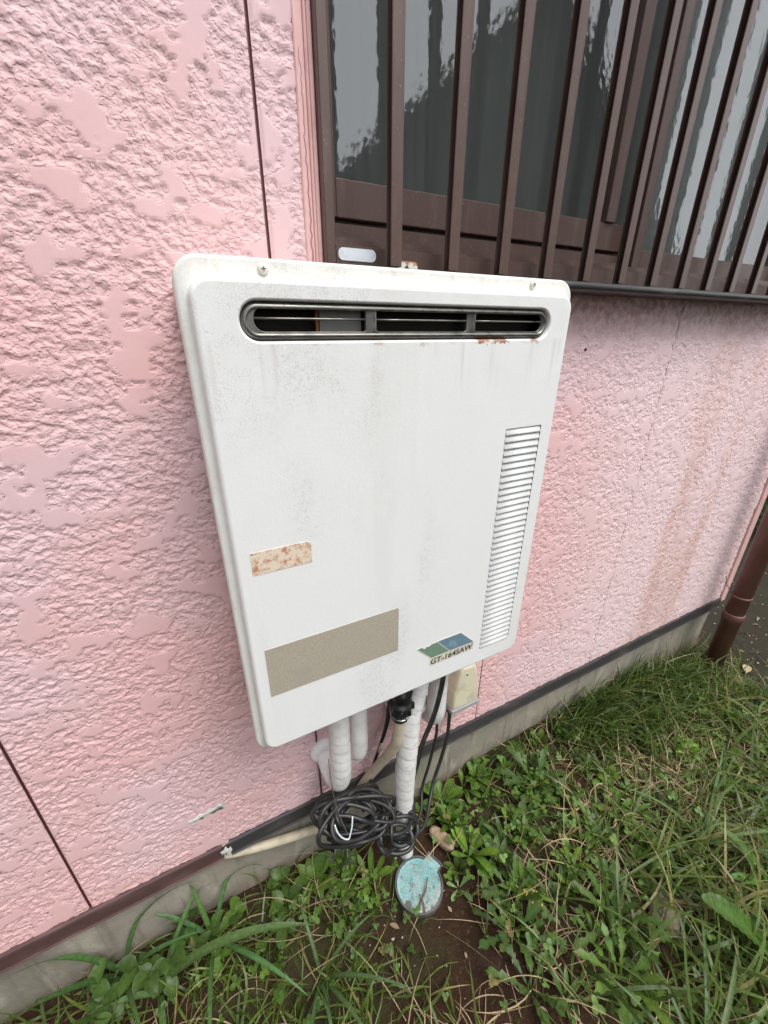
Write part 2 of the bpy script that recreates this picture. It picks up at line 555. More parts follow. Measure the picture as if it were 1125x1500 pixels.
# concrete footing with a thin drip line of uneven top
def footing():
    xs = np.arange(-1.7, 1.8401, 0.02)
    zs = np.linspace(-0.25, 0.215, 20)
    X, Z = np.meshgrid(xs, zs, indexing='ij')
    Y = 0.016 + 0.0025 * fbm(X * 6, Z * 6, 3) + 0.006 * sstep(0.62, 0.66, X) * sstep(0.02, 0.2, Z) * 0
    V = np.stack([X, Y, Z], -1).reshape(-1, 3).tolist()
    nz = len(zs)
    F = [(i * nz + j, (i + 1) * nz + j, (i + 1) * nz + j + 1, i * nz + j + 1) for i in range(len(xs) - 1) for j in range(nz - 1)]
    o = len(V)
    V += [(1.8400, 0.016, -0.25), (1.8400, 3.0, -0.25), (1.8400, 3.0, 0.2152), (1.8400, 0.016, 0.2152)]
    F.append((o, o + 1, o + 2, o + 3))
    mesh('footing', V, F, M['concrete'], house, True)
footing()
# flashing at the foot of the siding: a drip profile
def flashing(x0, x1, zb, zt, mat):
    prof = [(0.004, zt), (-0.0030, zt + 0.0015), (-0.0060, zt - 0.002), (-0.0070, zt - 0.006), (-0.0072, zb + 0.004), (-0.0095, zb), (-0.0080, zb - 0.002), (0.004, zb + 0.004)]
    return extrude_x('flashing', prof, x0, x1, mat, house)
flashing(-1.7, -0.075, 0.196, 0.236, M['flash_brown'])['label'] = 'dull brown length of metal flashing'
flashing(-0.060, 1.836, 0.197, 0.237, M['flash_grey'])['label'] = 'charcoal length of metal flashing'
m = Mat('old_white_sealant', (0.62, 0.62, 0.60), 0.7)
m.over(m.ramp(m.noise(160, 3), 0.5, 0.7), (0.28, 0.26, 0.25)).bump(m.noise(200, 3), 0.002, 0.8)
M['sealant'] = m
def blob(name, outline, y0, thick, mat, parent, jitter=0.0):
    """small irregular lump: outline in (x,z), proud of the wall"""
    n = len(outline)
    c = np.mean(outline, axis=0)
    V = [(x, y0, z) for x, z in outline]
    V += [(c[0] + (x - c[0]) * 0.8, y0 - thick, c[1] + (z - c[1]) * 0.8) for x, z in outline]
    V += [(c[0], y0 - thick * 1.1, c[1])]
    F = [(i, (i + 1) % n, n + (i + 1) % n, n + i) for i in range(n)] + [(n + i, n + (i + 1) % n, 2 * n) for i in range(n)]
    return mesh(name, V, F, mat, parent, True)
blob('sealant_patch', [(-0.080, 0.222), (-0.0775, 0.208), (-0.072, 0.212), (-0.069, 0.200), (-0.064, 0.196), (-0.061, 0.206), (-0.057, 0.212), (-0.059, 0.226), (-0.064, 0.221), (-0.068, 0.233), (-0.073, 0.225)], -0.0072, 0.0008, M['sealant'], house)
blob('paint_chip', [(-0.121, 0.353), (-0.120, 0.341), (-0.110, 0.342), (-0.104, 0.347), (-0.094, 0.339), (-0.083, 0.346), (-0.072, 0.341), (-0.062, 0.349), (-0.052, 0.343), (-0.0495, 0.358), (-0.060, 0.365), (-0.068, 0.357), (-0.078, 0.362), (-0.088, 0.353), (-0.098, 0.360), (-0.106, 0.352)], -0.0018, 0.0007, M['sealant'], house)
lathe('nail_head', [(0.003, 0), (0.003, 0.002), (0.001, 0.003)], (0.7598, -0.0005, 1.186), (0, -1, 0), M['flash_grey'], house, 8)
# smooth render bead round the window, three strips with a crack of dark sealant
for x0, x1, y, mt in ((0.1935, 0.2050, -0.0035, 'pinktrim'), (0.2050, 0.2086, -0.0062, 'pinktrim'), (0.2086, 0.2134, -0.0085, 'pinktrim')):
    box('window_bead', x0, x1, y, 0.01, WIN[2] + 0.012, 2.28, M[mt], house, 0.0012)
_rc = random.Random(3)
crack = [(0.2010 - 0.0022 * (k / 40) + _rc.uniform(-0.0011, 0.0011), -0.0036, 1.293 + 0.0055 * k) for k in range(40)]
tube('crack', crack, [0.0011, 0.0007, 0.0004], M['joint'], house, 5, 2)

# ------------------------------------------------------------------ window
win = thing('sliding_window', 'brown aluminium sliding window with patterned glass behind the bars', 'window', (0.85, 0.0, 1.283))
B = M['bronze']
ZT = 2.24
box('frame_jamb', 0.2138, 0.2270, -0.021, 0.098, 1.2975, ZT, B, win, 0.0012)
box('frame_jamb', 1.486, 1.4995, -0.021, 0.098, 1.2975, ZT, B, win, 0.0012)
box('frame_head', 0.2275, 1.4855, -0.021, 0.098, 2.222, ZT, B, win, 0.0012)
prof = [(-0.020, 1.2975), (-0.020, 1.3215), (-0.0165, 1.3222), (-0.0165, 1.3190), (-0.008, 1.3190), (-0.008, 1.3262), (-0.005, 1.3262), (-0.005, 1.3230), (0.002, 1.3230), (0.002, 1.3342), (0.005, 1.3342), (0.005, 1.3280),
        (0.020, 1.3280), (0.020, 1.3330), (0.033, 1.3330), (0.033, 1.3440), (0.036, 1.3440), (0.036, 1.3400), (0.042, 1.3400), (0.042, 1.3580), (0.060, 1.3580), (0.060, 1.3640), (0.098, 1.3640), (0.098, 1.2975)]
extrude_x('sill_track', prof, 0.2275, 1.4855, B, win)
nose = []
for k in range(9):
    a = math.pi / 2 + math.pi * k / 8
    nose.append((-0.0565 + 0.0065 * math.cos(a), 1.2887 + 0.0068 * math.sin(a)))
nose = [(-0.0205, 1.2965)] + nose + [(0.009, 1.2825), (0.009, 1.2965)]
extrude_x('sill_nose', nose, 0.206, 1.507, M['sill'], win, smooth=False)
# left (inner) sash
def sash(x0, x1, y0, y1, z0, z1, sl, sr, rb, rt, mid=()):
    root = bpy.data.objects.new('sash', None); root.empty_display_size = 0.03
    root.location = Vector((x0, y0, z0)) - base_of(win); link(root, win)
    def bar(nm, *a):
        box(nm, *a, B, root, 0.001)
    bar('stile', x0, x0 + sl, y0, y1, z0, z1)
    bar('stile', x1 - sr, x1, y0, y1, z0, z1)
    bar('rail', x0 + sl + .0003, x1 - sr - .0003, y0 + 0.001, y1, z0, z0 + rb)
    bar('rail', x0 + sl + .0003, x1 - sr - .0003, y0 + 0.001, y1, z1 - rt, z1)
    xs = [x0 + sl] + [v for pair in mid for v in pair] + [x1 - sr]
    for a, b in mid:
        bar('stile', a, b, y0 - 0.004, y1, z0 + rb + .0003, z1 - rt - .0003)
    for k in range(0, len(xs), 2):
        xa, xb, yg, za, zb = xs[k] + 0.0002, xs[k + 1] - 0.0002, y0 + 0.010, z0 + rb, z1 - rt
        mesh('pane', [(xa, yg, za), (xb, yg, za), (xb, yg, zb), (xa, yg, zb)], [(0, 1, 2, 3)], M['glass'], root)   # normal toward the yard
    return root
sash(0.2300, 0.935, 0.046, 0.066, 1.3660, 2.216, 0.026, 0.03, 0.0450, 0.045, ((0.806, 0.832),))
sash(0.8755, 1.4835, 0.020, 0.0405, 1.3345, 2.216, 0.023, 0.026, 0.0345, 0.04)
m = Mat('pale_sticker', (0.66, 0.70, 0.74), 0.45)
m.over(m.mul(m.ramp(m.noise(120, 3), 0.5, 0.7), 0.4), (0.5, 0.54, 0.58))
M['sticker'] = m
def rrect(x0, x1, z0, z1, r, n=8):
    L = []
    for cx, cz, a0 in ((x1 - r, z1 - r, 0), (x0 + r, z1 - r, 90), (x0 + r, z0 + r, 180), (x1 - r, z0 + r, 270)):
        for k in range(n + 1):
            a = R(a0 + 90 * k / n)
            L.append((cx + r * math.cos(a), cz + r * math.sin(a)))
    return L
def plate(name, outline, y0, y1, mat, parent, bev=0.0):
    """flat plate: (x,z) outline between y0 (front) and y1 (back)"""
    n = len(outline)
    bm = bmesh.new()
    f = [bm.verts.new((x, y0, z)) for x, z in outline]
    b = [bm.verts.new((x, y1, z)) for x, z in outline]
    bm.faces.new(f); bm.faces.new(b[::-1])
    for i in range(n):
        bm.faces.new((f[i], f[(i + 1) % n], b[(i + 1) % n], b[i]))
    return from_bm(name, bm, mat, parent)
plate('sticker', rrect(0.2300, 0.2840, 1.3045, 1.3190, 0.0065), -0.0208, -0.0203, M['sticker'], win)['label'] = 'pale rounded blank sticker'

# things behind the glass: the dark room and two curtains
m = Mat('dim_room_wall', (0.30, 0.28, 0.25), 0.9)
bm = bmesh.new()
box_bm(bm, 0.0, 1.70, 0.105, 2.6, 1.0, 2.6)
bmesh.ops.reverse_faces(bm, faces=bm.faces)
fr = [f for f in bm.faces if abs(f.calc_center_median().y - 0.105) < 1e-4]
bmesh.ops.delete(bm, geom=fr, context='FACES')
me = bpy.data.meshes.new('interior_room'); bm.to_mesh(me); bm.free(); me.materials.append(m.m)
tag(link(bpy.data.objects.new('interior_room', me)), 'dim room behind the window glass', kind='structure')
def curtain(name, label, x0, x1, y, amp, pitch, mat):
    n = int((x1 - x0) / 0.006)
    V = []
    for zi, z in enumerate(np.linspace(1.15, 2.25, 8)):
        for k in range(n + 1):
            x = x0 + (x1 - x0) * k / n
            ph = 2 * math.pi * x / pitch + 0.8 * math.sin(x * 9) + 0.15 * zi
            V.append((x, y + amp * math.sin(ph) + amp * 0.4 * math.sin(2.3 * ph), z))
    F = [(r * (n + 1) + k, r * (n + 1) + k + 1, (r + 1) * (n + 1) + k + 1, (r + 1) * (n + 1) + k) for r in range(7) for k in range(n)]
    o = mesh(name, V, F, mat, None, True, loc=((x0 + x1) / 2, y, 1.15))
    return tag(o, label, 'curtain')
mdark = Mat('grey_green_curtain', (0.30, 0.33, 0.30), 0.9)
mlight = Mat('pale_grey_curtain', (0.85, 0.88, 0.87), 0.9)
curtain('curtain', 'dark grey-green curtain hanging behind the left glass', 0.20, 0.905, 0.150, 0.012, 0.09, mdark)
curtain('curtain', 'pale curtain hanging close behind the right glass', 0.86, 1.62, 0.110, 0.003, 0.12, mlight)

# ------------------------------------------------------------------ window bars
gr_root = thing('window_grille', 'brown metal security bars in front of the window', 'window bars', (0.85, -0.055, 1.2985))
FY = -0.055
def channel_bar():
    """open aluminium channel: face, web on the right, back lip, hollow toward the left"""
    w, d, t, h, c = 0.0163, 0.0128, 0.0013, 0.853, 0.0007
    prof = [(c, 0), (w - c, 0), (w, c), (w, d), (0, d), (0, d - t), (w - t, d - t), (w - t, t), (0, t), (0, c)]
    bm = bmesh.new()
    lo = [bm.verts.new((x, FY + y, 0)) for x, y in prof]; hi = [bm.verts.new((x, FY + y, h)) for x, y in prof]
    n = len(prof)
    for i in range(n): bm.faces.new((lo[i], lo[(i + 1) % n], hi[(i + 1) % n], hi[i]))
    bm.faces.new(lo[::-1]); bm.faces.new(hi)
    return bm
bar0 = None
for k in range(14):
    x = 0.2889 + 0.0912 * k
    if x > 1.47: break
    if bar0 is None:
        bar0 = from_bm('bar', channel_bar(), B, gr_root, loc=(0, 0, 0))
        bar0.location = Vector((x, 0, 1.2972)) - base_of(gr_root)
    else:
        o = bar0.copy(); link(o, gr_root)
        o.location = Vector((x, 0, 1.2972)) - base_of(gr_root)
box('rail', 0.2148, 1.4985, FY + 0.0132, FY + 0.0255, 2.10, 2.13, B, gr_root, 0.001)
for x in (0.216, 1.488):
    box('bracket', x, x + 0.010, FY + 0.0258, -0.0212, 2.10, 2.13, B, gr_root)
# ------------------------------------------------------------------ water heater
PX0, PX1, PZ0, PZ1 = 0.0300, 0.4812, 0.6895, 1.2616      # raised front
FX0, FX1, FZ0, FZ1 = 0.0203, 0.4915, 0.6785, 1.2790      # flange
PY, FLY = -0.190, -0.177
heater = thing('water_heater', 'white wall-hung gas water heater with dark slot vent at its top', 'water heater', (0.0, 0.0, 0.0))

m = Mat('white_enamel', (0.770, 0.782, 0.775), 0.45, spec=0.35)
X, Yc, Z = m.axis(0), m.axis(1), m.axis(2)
# yellowed flange and grime at the top edge
fl = m.ramp(Yc, -0.184, -0.179)
m.over(m.mul(fl, m.ramp(m.noise(28, 4), 0.25, 0.75, 0.25, 0.9)), (0.68, 0.665, 0.60))
topg = m.mul(m.ramp(Z, 1.10, 1.25), m.ramp(m.noise(16, 4), 0.38, 0.75))
m.over(m.mul(topg, 0.45), (0.68, 0.66, 0.62))
m.over(m.mul(m.mul(m.ramp(Z, 1.255, 1.266), m.ramp(m.noise(95, 4, 0.7), 0.54, 0.70)), 0.32), (0.42, 0.39, 0.30))
m.over(m.mul(m.mul(fl, m.ramp(m.noise(170, 4, 0.7), 0.56, 0.72)), 0.35), (0.44, 0.40, 0.32))
# fine black mould specks in drifting clouds
cloud = m.ramp(m.noise(7.5, 3, stretch=(1.4, 1, 0.55), dist=0.5), 0.42, 0.66)
cloud = m.mul(cloud, m.mul(m.ramp(X, 0.05, 0.12), m.ramp(X, 0.36, 0.24)))
sp = m.math('GREATER_THAN', m.noise(640, 3, 0.8), m.ramp(cloud, 0.0, 1.0, 0.74, 0.565))
m.over(m.mul(sp, 0.42), (0.26, 0.26, 0.25))
m.over(m.mul(cloud, m.ramp(m.noise(120, 4, 0.7), 0.4, 0.7, 0.02, 0.16)), (0.40, 0.40, 0.38))
m.over(m.mul(m.ramp(m.noise(14, 5, 0.6, stretch=(1, 1, 0.16), dist=0.5), 0.50, 0.72), 0.22), (0.60, 0.59, 0.55))
m.over(m.mul(m.ramp(m.noise(5, 3), 0.45, 0.7), 0.25), (0.74, 0.735, 0.70))
sp2 = m.ramp(m.noise(420, 3, 0.7), 0.70, 0.76)
m.over(m.mul(sp2, 0.35), (0.4, 0.39, 0.36))
# hairline crazing in the upper left corner
cr = m.ramp(m.voronoi(330), 0.06, 0.02)
dx = m.math('SUBTRACT', X, 0.05); dz = m.math('SUBTRACT', Z, 1.20)
dd = m.math('ADD', m.mul(dx, m.mul(dx, 1.0)), m.mul(m.mul(dz, dz), 0.35))
m.over(m.mul(m.mul(cr, m.ramp(dd, 0.0045, 0.0008)), m.ramp(m.noise(60, 2), 0.4, 0.6, 0.05, 0.45)), (0.45, 0.44, 0.42))
cr2 = m.ramp(m.voronoi(120), 0.03, 0.01)
m.over(m.mul(m.mul(cr2, m.mul(m.ramp(Z, 1.225, 1.26), m.ramp(m.noise(20, 2), 0.5, 0.62))), 0.4), (0.45, 0.40, 0.33))
# rust weeping out from under the right end of the vent
zr = m.math('ADD', Z, m.mul(m.noise(170, 4, 0.7), 0.020))
ru = m.mul(m.ramp(zr, 1.2155, 1.2180), m.mul(m.ramp(Z, 1.221, 1.219), m.mul(m.ramp(X, 0.24, 0.28), m.mul(m.ramp(X, 0.432, 0.424), m.ramp(m.noise(26, 2), 0.50, 0.56)))))
m.over(m.mul(ru, 0.9), (0.29, 0.11, 0.045))
m.over(m.mul(m.mul(m.ramp(Z, 1.2045, 1.2080), m.ramp(Z, 1.2125, 1.2090)), m.mul(m.mul(m.ramp(X, 0.09, 0.12), m.ramp(X, 0.435, 0.41)), m.ramp(m.noise(45, 4), 0.48, 0.70, 0.0, 0.5))), (0.36, 0.24, 0.15))
st = m.mul(m.ramp(Z, 1.13, 1.20), m.mul(m.ramp(Z, 1.214, 1.209), m.ramp(m.noise(60, 2, stretch=(1, 1, 0.06)), 0.55, 0.70)))
m.over(m.mul(st, 0.35), (0.50, 0.46, 0.42))
m.rough(m.ramp(m.noise(30, 4), 0.3, 0.7, 0.32, 0.5))
m.bump(m.noise(330, 2), 0.0005, 0.28)
m.bump(cr, 0.0003, 0.25)
M['enamel'] = m
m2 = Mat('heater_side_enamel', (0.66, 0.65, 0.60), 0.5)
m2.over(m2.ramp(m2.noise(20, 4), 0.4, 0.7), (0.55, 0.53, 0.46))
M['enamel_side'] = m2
M['black_inside'] = Mat('sooty_inside', (0.015, 0.012, 0.010), 0.8)

def loft_loops(bm, loops):
    """loops: list of lists of 3-D points with equal counts -> vert loops"""
    prev = None
    out = []
    for L in loops:
        cur = [bm.verts.new(p) for p in L]
        if prev:
            n = len(cur)
            for i in range(n):
                f = bm.faces.new((prev[i], prev[(i + 1) % n], cur[(i + 1) % n], cur[i]))
                f.smooth = True
        prev = cur
        out.append(cur)
    return out
def edges_of(bm, L):
    return [bm.edges.get((L[i], L[(i + 1) % len(L)])) or bm.edges.new((L[i], L[(i + 1) % len(L)])) for i in range(len(L))]
def ring(x0, x1, z0, z1, r, y, n=8):
    return [(x, y, z) for x, z in rrect(x0, x1, z0, z1, r, n)]

VX0, VX1, VZ0, VZ1 = 0.0655, 0.4475, 1.2085, 1.2468       # vent slot in the cover
LX0, LX1, LZ0 = 0.3935, 0.4585, 0.7215                    # louvre field
LP, LN = 0.00970, 39
LZ1 = LZ0 + LP * LN
def build_cover():
    bm = bmesh.new()
    def rr(d, y, base, r):
        x0, x1, z0, z1 = base
        return ring(x0 + d, x1 - d, z0 + d, z1 - d, max(r - d, 0.002), y)
    P = (PX0, PX1, PZ0, PZ1); Fb = (FX0, FX1, FZ0, FZ1)
    loops = []
    rf = 0.0042
    for k in range(6):
        a = math.pi / 2 * k / 5
        loops.append(rr(rf * (1 - math.sin(a)), PY + rf * (1 - math.cos(a)), P, 0.018))
    loops.append(rr(-0.0006, FLY - 0.003, P, 0.018))
    loops.append(rr(-0.0014, FLY - 0.0009, P, 0.0185))
    loops.append(rr(-0.0030, FLY, P, 0.019))
    rg = 0.0035
    for k in range(5):
        a = math.pi / 2 * k / 4
        loops.append(rr(rg * (1 - math.sin(a)), FLY + rg * (1 - math.cos(a)), Fb, 0.022))
    loops.append(rr(0.0, -0.158, Fb, 0.022))
    loops.append(rr(0.003, -0.158, Fb, 0.022))
    vl = loft_loops(bm, loops)
    e = edges_of(bm, vl[0])
    # rolled-in lip of the vent slot
    lip = []
    for d, y in ((0.0, PY), (0.0012, PY + 0.0006), (0.0022, PY + 0.0024), (0.0026, PY + 0.008)):
        lip.append(ring(VX0 + d, VX1 - d, VZ0 + d, VZ1 - d, (VZ1 - VZ0) / 2 - d - 0.0002, y, 10))
    ll = loft_loops(bm, lip)
    e += edges_of(bm, ll[0])
    rec = loft_loops(bm, [ring(LX0, LX1, LZ0, LZ1, 0.0015, PY, 2), ring(LX0, LX1, LZ0, LZ1, 0.0015, PY + 0.001, 2)])
    e += edges_of(bm, rec[0])
    bmesh.ops.triangle_fill(bm, use_beauty=True, use_dissolve=False, edges=e, normal=(0, -1, 0))
    return from_bm('front_cover', bm, M['enamel'], heater)
build_cover()
bm = bmesh.new()
box_bm(bm, 0.0265, 0.4855, -0.1575, -0.004, 0.688, 1.270, 0.004, 2)
from_bm('body', bm, M['enamel_side'], heater)
box('inner_lining', 0.036, 0.476, -0.182, -0.158, 0.70, 1.2055, M['black_inside'], heater)
# louvres pressed inwards at their top edge
slat = None
for k in range(LN):
    z0 = LZ0 + LP * k
    if slat is None:
        prof = []
        for t in np.linspace(0, 1, 7):
            prof.append((PY - 0.0006 + 0.0030 * t ** 1.6, z0 + 0.0004 + 0.0087 * t))
        back = [(y + 0.0008, z - 0.0002) for y, z in prof[::-1]]
        slat = extrude_x('louvre_slat', prof + back, LX0 + 0.0012, LX1 - 0.0012, M['enamel'], heater, smooth=True)
    else:
        o = slat.copy(); link(o, heater)
        o.location = slat.location + Vector((0, 0, LP * k))
# vent grille of dark stainless steel
m = Mat('sooty_stainless', (0.17, 0.17, 0.16), 0.34, 0.85)
m.over(m.ramp(m.noise(50, 4), 0.35, 0.7), (0.24, 0.235, 0.21))
m.over(m.mul(m.ramp(m.axis(2), 1.2165, 1.2120), 0.85), (0.035, 0.028, 0.022))
m.rough(m.ramp(m.noise(70, 3), 0.3, 0.7, 0.25, 0.5))
M['stainless'] = m
def build_vent():
    bm = bmesh.new()
    yb = PY + 0.0045
    V0 = (VX0 + 0.0022, VX1 - 0.0022, VZ0 + 0.0022, VZ1 - 0.0022)
    hw = (V0[3] - V0[2]) / 2
    loops = []
    for d, y in ((0.0, yb + 0.004), (0.0008, yb + 0.001), (0.003, yb - 0.0015), (0.0050, yb - 0.0022), (0.0062, yb - 0.0018), (0.0068, yb)):
        loops.append(ring(V0[0] + d, V0[1] - d, V0[2] + d, V0[3] - d, hw - d - 0.0002, y, 10))
    vl = loft_loops(bm, loops)
    e = edges_of(bm, vl[-1])
    zt, zb = 1.2405, 1.2178
    holes = ((0.0792, 0.1925, 0.0095, 0.0025), (0.2022, 0.3194, 0.0028, 0.0028), (0.3296, 0.4365, 0.0028, 0.0095))
    def hole(x0, x1, rl, rr_, grow, y):
        L = []
        x0 -= grow; x1 += grow; a1, a0 = zt + grow, zb - grow
        for cx, cz, s, r in ((x1 - rr_, a1 - rr_, 0, rr_), (x0 + rl, a1 - rl, 90, rl), (x0 + rl, a0 + rl, 180, rl), (x1 - rr_, a0 + rr_, 270, rr_)):
            for k in range(7):
                a = R(s + 15 * k)
                L.append((cx + r * math.cos(a), y, cz + r * math.sin(a)))
        return L
    for x0, x1, rl, rr_ in holes:
        hl = loft_loops(bm, [hole(x0, x1, rl, rr_, 0.0, yb), hole(x0, x1, rl, rr_, -0.0006, yb - 0.0006), hole(x0, x1, rl, rr_, -0.0012, yb), hole(x0, x1, rl, rr_, -0.0013, yb + 0.003)])
        e += edges_of(bm, hl[0])
    bmesh.ops.triangle_fill(bm, use_beauty=True, use_dissolve=False, edges=e, normal=(0, -1, 0))
    vg = from_bm('vent_grille', bm, M['stainless'], heater)
    for x0, x1, rl, rr_ in holes:
        tube('crossbar', [(x0 + 0.0006, yb + 0.0012, 1.2302), ((x0 + x1) / 2, yb + 0.0012, 1.2302), (x1 - 0.0006, yb + 0.0012, 1.2302)], 0.0011, M['stainless'], vg, 8, 2)
    return vg
vg = build_vent()
# make room behind the grille: a soot-black duct with a grey baffle
heater.children  # parts so far
bm = bmesh.new()
box_bm(bm, VX0 + 0.002, VX1 - 0.002, PY + 0.0085, -0.1580, VZ0 + 0.001, VZ1 - 0.001)
bmesh.ops.delete(bm, geom=[f for f in bm.faces if f.calc_center_median().y < PY + 0.009], context='FACES')
from_bm('exhaust_duct', bm, M['black_inside'], heater)
box('baffle', 0.147, 0.192, -0.172, -0.170, VZ0 + 0.003, VZ1 - 0.003, Mat('grey_baffle', (0.22, 0.22, 0.205), 0.5), heater)
mr = Mat('rusty_edge', (0.22, 0.085, 0.03), 0.8)
box('baffle_edge', 0.1425, 0.1455, -0.1735, -0.170, VZ0 + 0.003, VZ1 - 0.003, mr, heater)

# cover screws
m = Mat('cream_screw_paint', (0.72, 0.70, 0.62), 0.4)
M['screw'] = m
M['slot'] = Mat('screw_slot_grime', (0.07, 0.05, 0.03), 0.8)
for (sx, sz, rot) in ((0.0952, 1.2702, 0.15), (0.4201, 1.2716, 0.6)):
    sc_ = lathe('screw', [(0.0046, 0.0), (0.0047, 0.001), (0.0042, 0.0022), (0.0030, 0.0030), (0.0015, 0.0034)], (sx, FLY, sz), (0, -1, 0), M['screw'], heater, 16)
    bm = bmesh.new()
    for a in (rot, rot + math.pi / 2):
        c, s_ = math.cos(a), math.sin(a)
        q = [(-0.0021, -0.00035), (0.0021, -0.00035), (0.0021, 0.00035), (-0.0021, 0.00035)]
        y = FLY - 0.0036 - (0.0001 if a > rot else 0)
        vs = [bm.verts.new((sx + c * u - s_ * v, y, sz + s_ * u + c * v)) for u, v in q]
        vb = [bm.verts.new((sx + c * u - s_ * v, FLY - 0.0020, sz + s_ * u + c * v)) for u, v in q]
        bm.faces.new(vs)
        for i in range(4):
            bm.faces.new((vs[i], vs[(i + 1) % 4], vb[(i + 1) % 4], vb[i]))
    from_bm('cross_slot', bm, M['slot'], sc_)
# hanging bracket tab showing above the top edge
m = Mat('bracket_paint', (0.72, 0.71, 0.66), 0.5)
m.over(m.ramp(m.math('ADD', m.axis(2), m.mul(m.noise(150, 3), 0.02)), 1.3125, 1.3175), (0.35, 0.16, 0.07))
plate('hanging_bracket', rrect(0.3052, 0.3440, 1.24, 1.3078, 0.006), -0.031, -0.0285, m, heater)
lathe('bracket_hole', [(0.0032, 0), (0.0030, 0.0003)], (0.3265, -0.0311, 1.2995), (0, -1, 0), M['slot'], heater, 10)

# peeled stickers
m = Mat('rust_spotted_sticker', (0.72, 0.62, 0.50), 0.65)
m.over(m.ramp(m.noise(110, 5, 0.7), 0.46, 0.66), (0.48, 0.22, 0.10))
m.over(m.ramp(m.noise(260, 4, 0.7), 0.60, 0.70), (0.30, 0.11, 0.05))
m.bump(m.noise(300, 3), 0.0004, 0.5)
plate('rusty_sticker', [(0.0464, 0.9985), (0.0463, 0.9703), (0.1149, 0.9706), (0.1149, 0.9940), (0.1135, 0.9971), (0.1100, 0.9985)][::-1], PY - 0.0005, PY + 0.0002, m, heater)['label'] = 'small cream sticker spotted with orange rust'
m = Mat('faded_metallic_sticker', (0.42, 0.38, 0.30), 0.5, 0.15)
m.over(m.mul(m.ramp(m.noise(900, 2), 0.42, 0.62), 0.7), (0.55, 0.50, 0.40))
m.over(m.mul(m.ramp(m.noise(1100, 2), 0.56, 0.68), 0.6), (0.26, 0.235, 0.19))
m.over(m.mul(m.ramp(m.noise(22, 3), 0.45, 0.7), 0.5), (0.40, 0.375, 0.32))
plate('faded_label', [(0.0464, 0.8632), (0.0464, 0.7865), (0.2335, 0.7862), (0.2335, 0.8600), (0.2318, 0.8634)][::-1], PY - 0.0005, PY + 0.0002, m, heater)['label'] = 'large faded grey-brown blank sticker'
# model badge: green and blue lozenges above a strip of lettering
def badge_mat(name, c1, c2):
    q = Mat(name, c1, 0.55)
    q.over(q.ramp(q.noise(800, 3, 0.7), 0.45, 0.65), c2)
    q.over(q.mul(q.ramp(q.noise(60, 4), 0.55, 0.7), 0.5), tuple(0.5 * a + 0.25 for a in c2))
    return q
mg = badge_mat('badge_green', (0.13, 0.22, 0.16), (0.22, 0.33, 0.25))
mb = badge_mat('badge_blue', (0.11, 0.19, 0.25), (0.20, 0.31, 0.38))
mc = badge_mat('badge_cream', (0.60, 0.57, 0.46), (0.68, 0.65, 0.56))
badge = plate('badge', [(0.2925, 0.7288), (0.3790, 0.7286), (0.3795, 0.7440), (0.3500, 0.7746), (0.3040, 0.7746), (0.3015, 0.7735), (0.2935, 0.7737), (0.2890, 0.7712), (0.2840, 0.7722), (0.2810, 0.7690), (0.2755, 0.7740), (0.2665, 0.7727), (0.2925, 0.7452)], PY - 0.0004, PY + 0.0002, mc, heater)
plate('green_lozenge', [(0.2946, 0.7456), (0.3284, 0.7456), (0.3032, 0.7737), (0.3015, 0.7727), (0.2938, 0.7729), (0.2895, 0.7704), (0.2843, 0.7714), (0.2808, 0.7682), (0.2757, 0.7732), (0.2684, 0.7728)], PY - 0.0007, PY - 0.0003, mg, badge)
plate('blue_lozenge', [(0.3302, 0.7456), (0.3780, 0.7448), (0.3495, 0.7738), (0.3050, 0.7738)], PY - 0.0007, PY - 0.0003, mb, badge)
def text_mesh(name, body, size, x, z, y, mat, parent, shear=0.0, width=None, bold=0.0):
    cu = bpy.data.curves.new(name, 'FONT')
    cu.body = body; cu.size = size; cu.shear = shear; cu.offset = bold; cu.extrude = 0.00008
    cu.resolution_u = 6
    tmp = bpy.data.objects.new(name, cu)
    col.objects.link(tmp)
    bpy.context.view_layer.update()
    dg = bpy.context.evaluated_depsgraph_get()
    me = bpy.data.meshes.new_from_object(tmp.evaluated_get(dg))
    bpy.data.objects.remove(tmp)
    co = np.array([v.co for v in me.vertices])
    w = co[:, 0].max() - co[:, 0].min()
    sx = width / w if width else 1.0
    x_min = co[:, 0].min()
    off = base_of(parent)
    for v in me.vertices:
        v.co = Vector((x + (v.co.x - x_min) * sx, y - v.co.z, z + v.co.y)) - off
    me.materials.clear(); me.materials.append(mat.m)
    return link(bpy.data.objects.new(name, me), parent)
text_mesh('lettering', 'GT-164SAW', 0.0148, 0.2940, 0.7312, PY - 0.0006, Mat('print_black', (0.03, 0.03, 0.03), 0.5), badge, 0.12, 0.0838, 0.00028)

